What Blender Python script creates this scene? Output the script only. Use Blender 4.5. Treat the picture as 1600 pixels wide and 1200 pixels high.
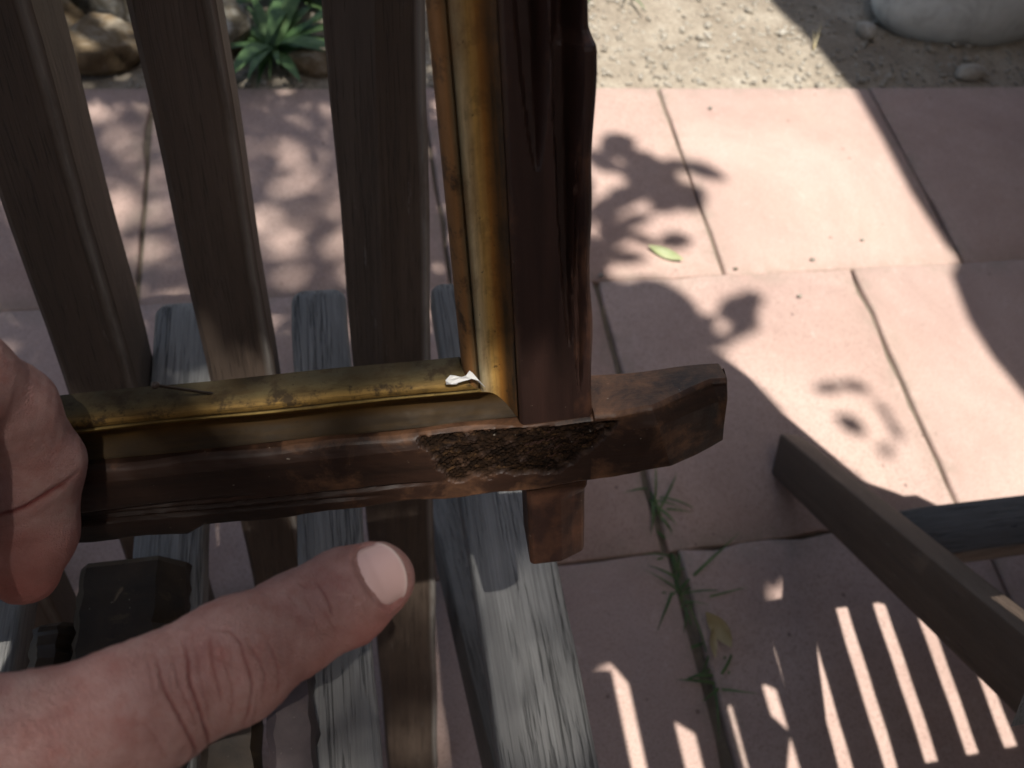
import bpy, bmesh, math, random
import numpy as np
from mathutils import Vector, Matrix

# ------------------------------------------------------------------ scene
for o in list(bpy.data.objects): bpy.data.objects.remove(o)
SC = bpy.context.scene
COL = SC.collection
rnd = random.Random(7)
nrg = np.random.default_rng(11)

# ------------------------------------------------------------------ camera
H = 0.89
RIGHT = Vector((0.9778545, -0.1596331, 0.13534348))
DOWN = Vector((-0.07314234, -0.8665797, -0.4936495))
FWD = Vector((0.19608871, 0.47281804, -0.85906479))
CAM = Vector((0, 0, H))
cd = bpy.data.cameras.new('camera'); cam = bpy.data.objects.new('camera', cd); COL.objects.link(cam)
mw = Matrix((RIGHT, -DOWN, -FWD)).transposed().to_4x4(); mw.translation = CAM
cam.matrix_world = mw
cd.sensor_width = 36.0; cd.lens = 28.0; cd.clip_start = 0.01; cd.clip_end = 200
cd.dof.use_dof = True; cd.dof.focus_distance = 0.29; cd.dof.aperture_fstop = 14.0
cd.dof.aperture_blades = 7
SC.camera = cam

# ------------------------------------------------------------------ sky, sun, exposure
SUNK = Vector((-0.02, -0.20, 1.0))
w = bpy.data.worlds.new('World'); SC.world = w; w.use_nodes = True
nt = w.node_tree
sky = nt.nodes.new('ShaderNodeTexSky'); sky.sky_type = 'NISHITA'; sky.sun_disc = False
sky.sun_elevation = math.radians(78.5); sky.sun_rotation = math.radians(180)
bg = nt.nodes['Background']; bg.inputs[1].default_value = 0.088
sky.dust_density = 3.0; sky.ozone_density = 0.6
nt.links.new(sky.outputs[0], bg.inputs[0])
sl = bpy.data.lights.new('sun', 'SUN'); sl.energy = 5.0; sl.angle = math.radians(0.53); sl.color = (1.0, 0.96, 0.89)
so = bpy.data.objects.new('sun', sl); COL.objects.link(so)
so.location = (0, -1, 6); so.rotation_euler = (-SUNK).to_track_quat('-Z', 'Y').to_euler()
SC.view_settings.view_transform = 'Standard'; SC.view_settings.look = 'None'
SC.view_settings.exposure = 0.78; SC.view_settings.gamma = 1.0
SC.view_settings.use_curve_mapping = False

# ------------------------------------------------------------------ helpers
def tag(o, label=None, cat=None, group=None, kind=None):
    if label: o['label'] = label
    if cat: o['category'] = cat
    if group: o['group'] = group
    if kind: o['kind'] = kind
    return o
def empty(name, loc=(0, 0, 0)):
    o = bpy.data.objects.new(name, None); COL.objects.link(o); o.location = loc
    o.empty_display_size = 0.02
    return o
def mesh_obj(name, verts, faces, mat, parent=None, smooth=True, attrs=None):
    me = bpy.data.meshes.new(name)
    me.from_pydata([tuple(v) for v in verts], [], [tuple(f) for f in faces])
    if smooth: me.polygons.foreach_set('use_smooth', [True] * len(me.polygons))
    for k, vals in (attrs or {}).items():
        a = me.attributes.new(k, 'FLOAT', 'POINT'); a.data.foreach_set('value', np.asarray(vals, dtype=np.float32))
    me.materials.append(mat); me.update()
    return link(name, me, parent)
def link(name, me, parent=None):
    o = bpy.data.objects.new(name, me); COL.objects.link(o)
    if parent is not None: o.parent = parent
    return o
def cp(px, py, Z):      # point at a given distance along the lens axis, camera axes
    return np.array([(px - 800) / 1244.0 * Z, (py - 600) / 1244.0 * Z, Z])
R3 = np.array([list(RIGHT), list(DOWN), list(FWD)])
def c2w(P):
    return np.asarray(P) @ R3 + np.array([0, 0, H])

def loft(name, rings, mat, parent=None, smooth=True, attrs=None, cap=True):
    n = len(rings[0]); vs = [p for r in rings for p in r]; fs = []
    for i in range(len(rings) - 1):
        for j in range(n):
            k = (j + 1) % n
            fs.append((i * n + j, i * n + k, (i + 1) * n + k, (i + 1) * n + j))
    if cap:
        fs.append(tuple(range(n - 1, -1, -1)))
        b = (len(rings) - 1) * n; fs.append(tuple(b + j for j in range(n)))
    return mesh_obj(name, vs, fs, mat, parent, smooth, attrs)
def rrect(hw, z0, z1, r, seg=3):
    pts = []
    for cx, cz, a0 in ((hw - r, z1 - r, 0), (-hw + r, z1 - r, 90), (-hw + r, z0 + r, 180), (hw - r, z0 + r, 270)):
        for i in range(seg + 1):
            a = math.radians(a0 + 90 * i / seg)
            pts.append((cx + r * math.cos(a), cz + r * math.sin(a)))
    return pts
def autosmooth(o, ang=40):
    me = o.data
    bm = bmesh.new(); bm.from_mesh(me)
    bmesh.ops.recalc_face_normals(bm, faces=bm.faces)
    for e in bm.edges:
        if len(e.link_faces) == 2 and e.calc_face_angle(0) > math.radians(ang): e.smooth = False
    bm.to_mesh(me); bm.free()
    return o

# ------------------------------------------------------------------ materials
class NT:
    def __init__(s, name):
        s.m = bpy.data.materials.new(name); s.m.use_nodes = True; s.t = s.m.node_tree
        s.b = s.t.nodes['Principled BSDF']
    def n(s, typ, **kw):
        x = s.t.nodes.new('ShaderNode' + typ)
        for k, v in kw.items():
            if k.startswith('i_'):
                key = k[2:].replace('_', ' '); key = int(key) if key.isdigit() else key
                inp = x.inputs[key]
                if hasattr(v, 'is_output') or isinstance(v, bpy.types.NodeSocket): s.t.links.new(v, inp)
                else: inp.default_value = v
            else: setattr(x, k, v)
        return x
    def l(s, a, b): s.t.links.new(a, b)
    def coords(s, scale=(1, 1, 1), rand=True, kind='Object', rot=(0, 0, 0)):
        tc = s.n('TexCoord'); src = tc.outputs[kind]
        if rand:
            oi = s.n('ObjectInfo')
            m = s.n('Math', operation='MULTIPLY', i_0=oi.outputs['Random'], i_1=13.7)
            c = s.n('CombineXYZ', i_0=m.outputs[0], i_1=m.outputs[0], i_2=m.outputs[0])
            a = s.n('VectorMath', operation='ADD', i_0=src, i_1=c.outputs[0]); src = a.outputs[0]
        mp = s.n('Mapping', i_0=src); mp.inputs['Scale'].default_value = scale; mp.inputs['Rotation'].default_value = rot
        return mp.outputs[0]
    def noise(s, vec, scale, detail=6, rough=0.6, dist=0.0):
        x = s.n('TexNoise', i_Vector=vec); x.inputs['Scale'].default_value = scale
        x.inputs['Detail'].default_value = detail; x.inputs['Roughness'].default_value = rough
        x.inputs['Distortion'].default_value = dist
        return x.outputs['Fac']
    def ramp(s, fac, stops, interp='LINEAR'):
        x = s.n('ValToRGB', i_0=fac); cr = x.color_ramp; cr.interpolation = interp
        while len(cr.elements) < len(stops): cr.elements.new(0.5)
        for e, (p, c) in zip(cr.elements, stops):
            e.position = p; e.color = (c, c, c, 1) if isinstance(c, (int, float)) else (*c, 1)
        return x.outputs[0]
    def mix(s, fac, a, b, mode='MIX'):
        x = s.n('Mix', data_type='RGBA', blend_type=mode)
        for i, v in ((0, fac), (6, a), (7, b)):
            if isinstance(v, bpy.types.NodeSocket): s.l(v, x.inputs[i])
            else: x.inputs[i].default_value = v if i == 0 else (*v, 1)
        return x.outputs[2]
    def math(s, op, a, b=0.0):
        x = s.n('Math', operation=op)
        for i, v in ((0, a), (1, b)):
            if isinstance(v, bpy.types.NodeSocket): s.l(v, x.inputs[i])
            else: x.inputs[i].default_value = v
        return x.outputs[0]
    def bump(s, h, strength, dist, normal=None):
        x = s.n('Bump', i_Height=h); x.inputs['Strength'].default_value = strength; x.inputs['Distance'].default_value = dist
        if normal is not None: s.l(normal, x.inputs['Normal'])
        return x.outputs[0]
    def attr(s, name): return s.n('Attribute', attribute_name=name).outputs['Fac']
    def set(s, **kw):
        for k, v in kw.items():
            inp = s.b.inputs[k.replace('_', ' ')]
            if isinstance(v, bpy.types.NodeSocket): s.l(v, inp)
            elif isinstance(v, tuple) and len(v) == 3: inp.default_value = (*v, 1)
            else: inp.default_value = v
        return s.m

def wood_mat(name, dark, mid, light, crack=0.8, rough=0.8, spec=0.3, scuff=None, pores=False, gr=1.0):
    k = NT(name)
    g = k.noise(k.coords((60, 1.6, 60)), 1.0, 6, 0.6, 0.4)
    c = k.ramp(g, [(0.3, k_(dark, mid, .6)), (0.5, mid), (0.72, k_(mid, light, .5))])
    f = k.noise(k.coords((900, 20, 900)), 1.0, 5, 0.7, .15)
    c = k.mix(k.ramp(f, [(0.36, 0.6 * gr), (0.56, 0.0)]), c, dark)
    c = k.mix(k.ramp(f, [(0.56, 0.0), (0.75, 0.5 * gr)]), c, light)
    blot = k.noise(k.coords((1, .35, 1)), 26, 5, 0.65)
    c = k.mix(k.ramp(blot, [(0.33, 0.6), (0.6, 0.0)]), c, k_(dark, mid, .2))
    cn = k.noise(k.coords((300, 6.0, 300)), 1.0, 4, 0.6, 0.3)
    cl = k.ramp(k.math('ABSOLUTE', k.math('SUBTRACT', cn, 0.5)), [(0.008, 1.0), (0.022, 0.0)])
    cr = k.math('MULTIPLY', cl, k.ramp(k.noise(k.coords((55, 9, 55)), 1.0, 3, .6), [(0.42, 0.0), (0.52, 1.0 if gr > .5 else .5)]))
    if pores:
        po = k.ramp(k.noise(k.coords((900, 34, 900)), 1.0, 2, 0.5), [(0.33, 1.0), (0.38, 0.0)]); cr = k.math('MAXIMUM', cr, k.math('MULTIPLY', po, .7))
    c = k.mix(k.math('MULTIPLY', cr, crack), c, tuple(x * 0.2 for x in dark))
    if scuff:
        sc = k.ramp(k.noise(k.coords((170, 26, 170)), 1.0, 5, 0.75), [(0.64, 0.0), (0.76, 0.45)])
        ed = k.math('MULTIPLY', k.attr('edge'), k.ramp(k.noise(k.coords((60, 14, 60)), 1.0, 5, .7), [(.3, 0.15), (.55, .95)]))
        c = k.mix(k.math('MAXIMUM', sc, ed), c, scuff)
    h = k.math('ADD', k.math('MULTIPLY', f, 0.6), k.math('MULTIPLY', cr, -1.3))
    return k.set(Base_Color=c, Roughness=rough, Specular_IOR_Level=spec, Normal=k.bump(h, 0.5 + .3 * gr, 0.001 * (.4 + .6 * gr)))
def k_(a, b, t): return tuple(x + (y - x) * t for x, y in zip(a, b))

M = {}
M['grey_wood'] = wood_mat('weathered_grey_teak', (0.13, 0.125, 0.12), (0.245, 0.24, 0.23), (0.40, 0.395, 0.38), 0.6)
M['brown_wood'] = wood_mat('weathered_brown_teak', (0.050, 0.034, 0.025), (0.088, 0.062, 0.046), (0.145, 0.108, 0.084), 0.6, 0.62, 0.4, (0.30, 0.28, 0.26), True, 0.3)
M['leg_wood'] = wood_mat('greyed_leg_teak', (0.085, 0.076, 0.068), (0.15, 0.137, 0.125), (0.24, 0.225, 0.21), 0.6)

def slab_material():
    k = NT('red_concrete_slab')
    v = k.coords((1, 1, 1)); vw = k.coords((1, 1, 1), rand=False)
    oi = k.n('ObjectInfo').outputs['Random']
    base = k.mix(oi, (0.40, 0.285, 0.238), (0.455, 0.335, 0.285))
    b = k.noise(v, 7, 7, 0.65)
    c = k.mix(k.ramp(b, [(0.3, 0.0), (0.72, 0.75)]), base, (0.46, 0.34, 0.30))
    d = k.noise(v, 3.2, 5, 0.7, 0.5)
    c = k.mix(k.ramp(d, [(0.40, 0.0), (0.70, 0.7)]), c, (0.30, 0.20, 0.17))
    s = k.noise(v, 420, 2, 0.6)
    c = k.mix(k.ramp(s, [(0.36, 0.5), (0.5, 0.0)]), c, (0.20, 0.13, 0.11))
    po = k.n('SeparateXYZ', i_0=k.n('TexCoord').outputs['Object'])
    ed = k.math('MAXIMUM', k.math('ABSOLUTE', po.outputs[0]), k.math('ABSOLUTE', po.outputs[1]))
    em = k.math('MULTIPLY', k.ramp(k.math('MULTIPLY', ed, 4.0), [(0.68, 0.0), (0.80, 1.0)]), k.ramp(k.noise(v, 26, 6, .75), [(.42, 0.0), (.62, .75)]))
    c = k.mix(em, c, (0.27, 0.215, 0.175))
    c = k.mix(k.ramp(k.noise(v, 55, 6, .8, .4), [(.58, 0.0), (.72, .45)]), c, (0.52, 0.42, 0.37))
    sp = k.n('TexVoronoi', i_Vector=v, feature='F1'); sp.inputs['Scale'].default_value = 34
    spots = k.math('MULTIPLY', k.ramp(sp.outputs['Distance'], [(0.05, 1.0), (0.11, 0.0)]), k.ramp(k.noise(v, 19, 2), [(0.55, 0.0), (0.6, 0.8)]))
    c = k.mix(spots, c, (0.13, 0.085, 0.07))
    h = k.math('ADD', k.math('MULTIPLY', s, 0.5), k.noise(v, 60, 6, 0.7))
    return k.set(Base_Color=c, Roughness=0.88, Specular_IOR_Level=0.25, Normal=k.bump(h, 0.55, 0.0016))
M['slab'] = slab_material()

def ground_material():
    k = NT('dry_sandy_soil'); v = k.coords((1, 1, 1), rand=False)
    a = k.noise(v, 9, 8, 0.7)
    c = k.ramp(a, [(0.3, (0.20, 0.165, 0.125)), (0.55, (0.33, 0.285, 0.225)), (0.78, (0.46, 0.42, 0.35))])
    sy = k.n('SeparateXYZ', i_0=v).outputs[1]
    c = k.mix(k.ramp(sy, [(0.0, 0.8), (1.0, 0.8)]) if False else k.math('MULTIPLY', k.math('LESS_THAN', sy, 1.046), .75), c, (0.15, 0.12, 0.09))
    b = k.noise(v, 130, 4, 0.8)
    c = k.mix(k.ramp(b, [(0.35, 0.65), (0.55, 0.0)]), c, (0.14, 0.115, 0.09))
    h = k.math('ADD', k.math('MULTIPLY', b, 0.6), k.noise(v, 45, 6, 0.75))
    return k.set(Base_Color=c, Roughness=0.95, Specular_IOR_Level=0.1, Normal=k.bump(h, 0.8, 0.006))
M['ground'] = ground_material()

def stone_mat(name, a, b, c3, scale=18):
    k = NT(name); v = k.coords((1, 1, 1))
    n1 = k.noise(v, scale, 8, 0.7, 0.6)
    c = k.ramp(n1, [(0.3, a), (0.5, b), (0.72, c3)])
    return k.set(Base_Color=c, Roughness=0.92, Specular_IOR_Level=0.2, Normal=k.bump(k.noise(v, scale * 3, 8, 0.75), 0.8, 0.008))
M['rock'] = stone_mat('mossy_grey_rock', (0.05, 0.042, 0.028), (0.19, 0.165, 0.12), (0.50, 0.50, 0.48), 28)
M['rock2'] = stone_mat('ochre_rock', (0.07, 0.05, 0.03), (0.20, 0.145, 0.085), (0.40, 0.36, 0.29), 24)
M['pebble'] = stone_mat('pale_pebble', (0.22, 0.19, 0.155), (0.38, 0.34, 0.28), (0.55, 0.52, 0.46), 40)
M['white_stone'] = stone_mat('whitewashed_stone', (0.36, 0.36, 0.34), (0.58, 0.60, 0.57), (0.68, 0.69, 0.66), 9)

def leaf_mat(name, a, b, trans=0.35):
    k = NT(name); v = k.coords((1, 1, 1), rand=False)
    c = k.ramp(k.noise(v, 25, 3), [(0.35, a), (0.65, b)])
    k.set(Base_Color=c, Roughness=0.5, Specular_IOR_Level=0.35)
    tr = k.n('BsdfTranslucent', i_Color=c); mx = k.n('MixShader'); mx.inputs[0].default_value = trans
    k.l(k.b.outputs[0], mx.inputs[1]); k.l(tr.outputs[0], mx.inputs[2])
    k.l(mx.outputs[0], k.t.nodes['Material Output'].inputs[0])
    return k.m
M['leaf'] = leaf_mat('olive_leaf', (0.035, 0.07, 0.02), (0.075, 0.12, 0.04), 0.2)
M['weed'] = leaf_mat('weed_leaf', (0.05, 0.11, 0.035), (0.12, 0.20, 0.08))
M['grass'] = leaf_mat('grass_blade', (0.07, 0.13, 0.045), (0.15, 0.22, 0.085))
M['dry'] = leaf_mat('dry_leaf', (0.40, 0.31, 0.15), (0.58, 0.50, 0.30))
M['greenleaf'] = leaf_mat('fallen_leaf', (0.30, 0.36, 0.16), (0.50, 0.52, 0.32))
k = NT('tree_bark'); v = k.coords((20, 20, 4), rand=False)
nz = k.noise(v, 3, 8, 0.7)
M['bark'] = k.set(Base_Color=k.ramp(nz, [(0.3, (0.05, 0.038, 0.03)), (0.7, (0.17, 0.14, 0.115))]), Roughness=0.95, Normal=k.bump(nz, 1, 0.02))

def frame_wood(name, dark, red, worn, wornamt, sx=(60, 60, 60)):
    k = NT(name)
    v = k.coords(sx); v1 = k.coords((1, 1, 1))
    g = k.noise(v, 1.0, 7, 0.65, 0.3)
    c = k.ramp(g, [(0.3, dark), (0.52, tuple((a + b) / 2 for a, b in zip(dark, red))), (0.75, red)])
    wr = k.noise(v1, 55, 8, 0.72, 0.4)
    wear = k.math('ADD', wr, k.math('MULTIPLY', k.attr('wear'), 0.42))
    c = k.mix(k.ramp(wear, [(0.62 - wornamt, 0.0), (0.98 - wornamt, 0.85)]), c, k.mix(k.ramp(k.noise(v1, 160, 5, .7), [(.35, 0.0), (.65, 1.0)]), tuple(q * .6 for q in worn), worn))
    rg = k.attr('rough')
    hv = k.noise(k.coords((170, 420, 170), rot=(0, 0, 0.72)), 1.0, 5, 0.7, 0.8)
    rc = k.ramp(hv, [(0.38, (0.006, 0.004, 0.003)), (0.56, (0.022, 0.012, 0.007)), (0.76, (0.085, 0.046, 0.02))])
    c = k.mix(rg, c, rc)
    dust = k.ramp(k.noise(v1, 520, 2, 0.5), [(0.74, 0.0), (0.78, 0.55)])
    c = k.mix(dust, c, (0.28, 0.24, 0.2))
    ro = k.math('ADD', k.math('MULTIPLY', rg, 0.45), k.math('ADD', 0.33, k.math('MULTIPLY', wr, 0.28)))
    nrm = k.bump(k.noise(v, 2.5, 6, 0.7), 0.35, 0.0006)
    return k.set(Base_Color=c, Roughness=ro, Specular_IOR_Level=k.math('SUBTRACT', .30, k.math('MULTIPLY', rg, .25)), Normal=nrm)
M['rail_v'] = frame_wood('dark_varnished_stile', (0.026, 0.014, 0.011), (0.062, 0.030, 0.023), (0.19, 0.085, 0.048), 0.0, (110, 7, 110))
M['rail_h'] = frame_wood('worn_varnished_rail', (0.012, 0.007, 0.005), (0.045, 0.021, 0.013), (0.28, 0.135, 0.068), 0.04, (7, 110, 110))
M['offcut'] = frame_wood('blackened_wood', (0.020, 0.014, 0.009), (0.055, 0.036, 0.022), (0.22, 0.15, 0.075), 0.0, (40, 40, 40))
M['offcut2'] = frame_wood('dusty_purple_brown_wood', (0.045, 0.032, 0.032), (0.085, 0.06, 0.058), (0.19, 0.12, 0.08), 0.0, (60, 60, 60))

def gilt(name, stops, soot_and_shade, met=.3):
    k = NT(name)
    b = k.attr('band'); al = k.attr('along'); v = k.coords((1, 1, 1), rand=False)
    c = k.ramp(b, stops)
    st = k.noise(k.coords((160, 160, 160), rand=False), 1.0, 5, 0.7)
    vs = k.n('TexVoronoi', i_Vector=v); vs.inputs['Scale'].default_value = 260
    sp = k.math('MULTIPLY', k.ramp(k.noise(v, 110, 5, 0.7), [(0.52, 0.0), (0.62, 0.9)]), k.ramp(b, [(0.3, 0.35), (0.7, 0.3), (0.78, 1.0)]))
    sv = k.n('CombineXYZ', i_0=k.math('MULTIPLY', al, 45.0), i_1=k.math('MULTIPLY', b, 13.0)).outputs[0]
    c = k.mix(k.ramp(k.noise(sv, 1.0, 6, .7), [(.36, .75 if met < .2 else .4), (.55, 0.0)]), c, soot_and_shade)
    c = k.mix(sp, c, (0.035, 0.024, 0.014))
    fs = k.ramp(k.noise(v, 420, 3, .6), [(.66, 0.0), (.71, .7)])
    c = k.mix(fs, c, (0.02, 0.014, 0.01))
    c = k.mix(k.ramp(k.noise(v, 30, 6, 0.7), [(0.42, 0.0), (0.7, 0.65)]), c, soot_and_shade)
    k.set(Base_Color=c, Roughness=k.ramp(st, [(0.3, 0.46 if met > .2 else .5), (0.7, 0.7 if met > .2 else .75)]), Metallic=met, Specular_IOR_Level=0.5 if met > .2 else 0.12,
          Normal=k.bump(k.noise(v, 300, 4, 0.7), 0.25, 0.0005))
    return k.m
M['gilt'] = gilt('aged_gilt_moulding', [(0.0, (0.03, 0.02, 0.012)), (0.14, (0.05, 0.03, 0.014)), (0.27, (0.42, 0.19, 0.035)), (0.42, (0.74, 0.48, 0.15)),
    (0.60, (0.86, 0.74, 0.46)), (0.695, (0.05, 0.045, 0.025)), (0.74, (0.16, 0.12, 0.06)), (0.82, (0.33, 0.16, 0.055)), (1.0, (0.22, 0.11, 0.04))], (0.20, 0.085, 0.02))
M['gilt_shaded'] = gilt('shaded_gilt_moulding', [(0.0, (0.018, 0.013, 0.009)), (0.2, (0.03, 0.02, 0.012)), (0.40, (0.10, 0.05, 0.012)), (0.62, (0.27, 0.14, 0.03)),
    (0.68, (0.45, 0.31, 0.10)), (0.705, (0.04, 0.03, 0.016)), (0.76, (0.27, 0.16, 0.042)), (0.86, (0.30, 0.18, 0.05)), (0.95, (0.12, 0.09, 0.04)), (1.0, (0.06, 0.05, 0.03))], (0.05, 0.03, 0.012), .15)  # bottom moulding: same gilt, its shaded facing put into darker colours
k = NT('torn_paper'); M['paper'] = k.set(Base_Color=(0.78, 0.77, 0.74), Roughness=0.9)
k = NT('rusty_pin'); M['pin'] = k.set(Base_Color=(0.10, 0.08, 0.07), Roughness=0.5, Metallic=0.7)

def skin():
    k = NT('skin'); v = k.coords((1, 1, 1), rand=False, kind='Object')
    mot = k.noise(v, 95, 6, 0.65, 0.3)
    c = k.ramp(mot, [(0.3, (0.37, 0.175, 0.155)), (0.52, (0.46, 0.255, 0.228)), (0.72, (0.51, 0.32, 0.288))])
    c = k.mix(k.math('MULTIPLY', k.attr('flush'), 0.75), c, (0.62, 0.19, 0.155))
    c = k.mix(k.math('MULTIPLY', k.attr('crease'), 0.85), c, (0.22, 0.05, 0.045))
    vo = k.n('TexVoronoi', i_Vector=k.coords((1, 1, 1), rand=False)); vo.inputs['Scale'].default_value = 1500
    vo.feature = 'DISTANCE_TO_EDGE'
    fine = k.math('ADD', k.ramp(vo.outputs['Distance'], [(0.0, 0.0), (0.25, 1.0)]), k.noise(v, 420, 5, 0.7))
    ln_ = k.noise(k.coords((1, 1, 1), rand=False, rot=(.3, .6, .4)), 700, 6, .8, 1.5)
    nrm = k.bump(k.math('ADD', fine, k.math('MULTIPLY', ln_, 1.5)), 0.75, 0.0008)
    c = k.mix(k.ramp(k.noise(v, 240, 5, .7), [(0.5, 0.0), (0.72, 0.55)]), c, (0.40, 0.15, 0.125))
    k.set(Base_Color=c, Roughness=0.5, Specular_IOR_Level=0.4, Normal=nrm)
    k.b.inputs['Subsurface Weight'].default_value = 0.12
    k.b.inputs['Subsurface Radius'].default_value = (0.004, 0.0015, 0.001); k.b.inputs['Subsurface Scale'].default_value = 0.6
    return k.m
M['skin'] = skin()
k = NT('finger_nail')
nb = k.attr('edge')
M['nail'] = k.set(Base_Color=k.mix(nb, (0.55, 0.36, 0.335), (0.66, 0.59, 0.52)), Roughness=0.3, Specular_IOR_Level=0.5)
def cloth(name, a, b):
    k = NT(name); v = k.coords((1, 1, 1), rand=False)
    return k.set(Base_Color=k.ramp(k.noise(v, 300, 3), [(0.35, a), (0.65, b)]), Roughness=0.95, Normal=k.bump(k.noise(v, 900, 2), 0.4, 0.001))
M['added_bag_cloth'] = cloth('grey_blue_bag_cloth', (0.22, 0.25, 0.30), (0.28, 0.31, 0.36))
M['sleeve'] = cloth('dark_sleeve', (0.05, 0.06, 0.09), (0.07, 0.08, 0.12))
M['canvas'] = cloth('beige_canvas', (0.30, 0.25, 0.19), (0.36, 0.30, 0.23))
k = NT('stucco'); v = k.coords((1, 1, 1), rand=False)
M['stucco'] = k.set(Base_Color=k.ramp(k.noise(v, 6, 8, 0.7), [(0.3, (0.30, 0.26, 0.22)), (0.7, (0.42, 0.37, 0.32))]), Roughness=0.95, Normal=k.bump(k.noise(v, 80, 6), 0.6, 0.01))

# ------------------------------------------------------------------ ground, paving
def fbm(x, y, s=1.0, seed=0):
    t = np.zeros_like(np.asarray(x, float)); a = 1.0; f = s
    r = np.random.default_rng(seed)
    for _ in range(5):
        ph = r.uniform(0, 6.28, 4); an = r.uniform(0, 6.28, 2)
        t = t + a * np.sin((x * np.cos(an[0]) + y * np.sin(an[0])) * f + ph[0]) * np.sin((x * np.cos(an[1]) + y * np.sin(an[1])) * f * 1.13 + ph[1])
        a *= 0.55; f *= 2.1
    return t
def ground_sheet():
    xs = np.concatenate([[-60, -20, -8, -4], np.arange(-2.4, 2.41, 0.03), [4, 8, 20, 60]])
    ys = np.concatenate([[-60, -20, -8, -4, -2], np.arange(-1.4, 2.21, 0.03), [3, 4, 8, 20, 60]])
    X, Y = np.meshgrid(xs, ys)
    bed = np.clip((Y - 1.035) / 0.03, 0, 1)
    Z = -0.009 * (1 - bed) + bed * (-0.006 + 0.006 * fbm(X, Y, 14, 3)) - 0.003 * fbm(X, Y, 40, 5) * (1 - bed)
    nx, ny = len(xs), len(ys)
    V = np.stack([X, Y, Z], -1).reshape(-1, 3)
    F = [(j * nx + i, j * nx + i + 1, (j + 1) * nx + i + 1, (j + 1) * nx + i) for j in range(ny - 1) for i in range(nx - 1)]
    o = mesh_obj('ground', V, F, M['ground']); tag(o, kind='structure'); return o
ground_sheet()

pave = empty('pavement'); tag(pave, kind='structure')
def slab_mesh(seed):
    r = random.Random(seed); hx = hy = 0.2016; pts = []
    n = 10; bv = 0.004
    # outline with slightly chipped edges
    out = []
    for (a, b) in (((-1, -1), (1, -1)), ((1, -1), (1, 1)), ((1, 1), (-1, 1)), ((-1, 1), (-1, -1))):
        for i in range(n):
            t = i / n; x = a[0] + (b[0] - a[0]) * t; y = a[1] + (b[1] - a[1]) * t
            j = 0.0012 * r.uniform(-1, 1) + (0.004 if r.random() < 0.06 else 0)
            out.append((x * (hx - j), y * (hy - j)))
    def ring(s, z): return [(x * s, y * s, z) for x, y in out]
    me_o = loft('paving_slab', [ring(1, -0.04), ring(1, -0.005), ring(0.994, -0.0012), ring(0.984, 0.0)], M['slab'], None)
    me = me_o.data; bpy.data.objects.remove(me_o)
    return me
slabs = [slab_mesh(s) for s in range(4)]
rows = [(0.848, 0.552), (0.447, 0.354), (0.044, 0.360), (-0.36, 0.16), (-0.765, 0.354), (-1.17, 0.16)]
for ri, (yc, xj) in enumerate(rows):
    for i in range(-5, 6):
        xc = xj + 0.2035 + i * 0.4075
        if ri == 2: xc += 0.007 if i >= 0 else 0.0
        if ri in (1, 2) and i < 0: xc -= 0.004
        o = link('paving_slab', slabs[rnd.randrange(4)], pave)
        o.location = (xc, yc + rnd.uniform(-.0015, .0015), rnd.uniform(-.0015, .001))
        o.rotation_euler = (rnd.uniform(-.003, .003), rnd.uniform(-.003, .003), rnd.choice((0, math.pi / 2, math.pi)) + rnd.uniform(-.002, .002))

# ------------------------------------------------------------------ rocks, pebbles, plinth
def blob(name, loc, size, mat, seed, sub=3, amp=0.28, rotz=0.0, parent=None, flat=0.0):
    bm = bmesh.new(); bmesh.ops.create_icosphere(bm, subdivisions=sub, radius=1.0)
    r = np.random.default_rng(seed); ks = r.normal(size=(7, 3)) * 1.7; ph = r.uniform(0, 6.28, 7)
    pn = r.normal(size=(16, 3)); pn /= np.linalg.norm(pn, axis=1, keepdims=True); pd = r.uniform(.72, 1.0, 16)
    for v in bm.verts:
        p = np.array(v.co); d = sum(math.sin(float(k_ @ p) + q) for k_, q in zip(ks, ph)) / 7
        f = 1 + amp * d * 2
        if amp > .2:
            dt = pn @ p; m = dt > .15; f = min(f, float(np.min(pd[m] / dt[m]))) if m.any() else f
            f *= 1 + .035 * math.sin(p[0] * 19 + p[1] * 13) * math.sin(p[2] * 17 + p[0] * 7)
        v.co = Vector((p[0] * size[0] * f, p[1] * size[1] * f, max(p[2] * size[2] * f, -size[2] * 0.35)))
    me = bpy.data.meshes.new(name); bm.to_mesh(me); bm.free()
    me.polygons.foreach_set('use_smooth', [True] * len(me.polygons)); me.materials.append(mat)
    o = link(name, me, parent); o.location = loc; o.rotation_euler = (0, 0, rotz)
    return o
rocks = [(-0.34, 1.125, .085, .05, .045, 'rock2', 'small ochre rock on the edge of the red paving below a pale grey boulder'),
         (-0.30, 1.25, .16, .075, .10, 'rock', 'large pale grey boulder in the shaded garden bed'),
         (-0.175, 1.165, .06, .05, .05, 'rock', 'small grey rock between the ochre rock and the leafy weed'),
         (-0.47, 1.17, .11, .07, .075, 'rock2', 'brown rock beside the ochre rock at the paving edge'),
         (-0.03, 1.10, .045, .028, .022, 'rock2', 'low brown stone under the leafy weed at the paving edge'),
         (0.035, 1.115, .035, .026, .022, 'rock', 'small grey stone beside the low brown stone under the weed'),
         (-0.62, 1.22, .13, .09, .09, 'rock', 'grey boulder beside the brown rock at the paving edge'),
         (-0.225, 1.062, .018, .013, .012, 'white_stone', 'tiny white stone lying against the paving edge')]
for i, (x, y, a, b, c, m, lb) in enumerate(rocks):
    o = blob('rock', (x, y, c * 0.2), (a, b, c), M[m], 30 + i, 4, 0.24, rnd.uniform(-.4, .4))
    tag(o, lb, 'rock', 'rocks along the garden bed')
pl = blob('whitewashed_stone', (1.32, 1.30, 0.03), (0.27, 0.115, 0.12), M['white_stone'], 77, 5, 0.13, 0.16)
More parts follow.
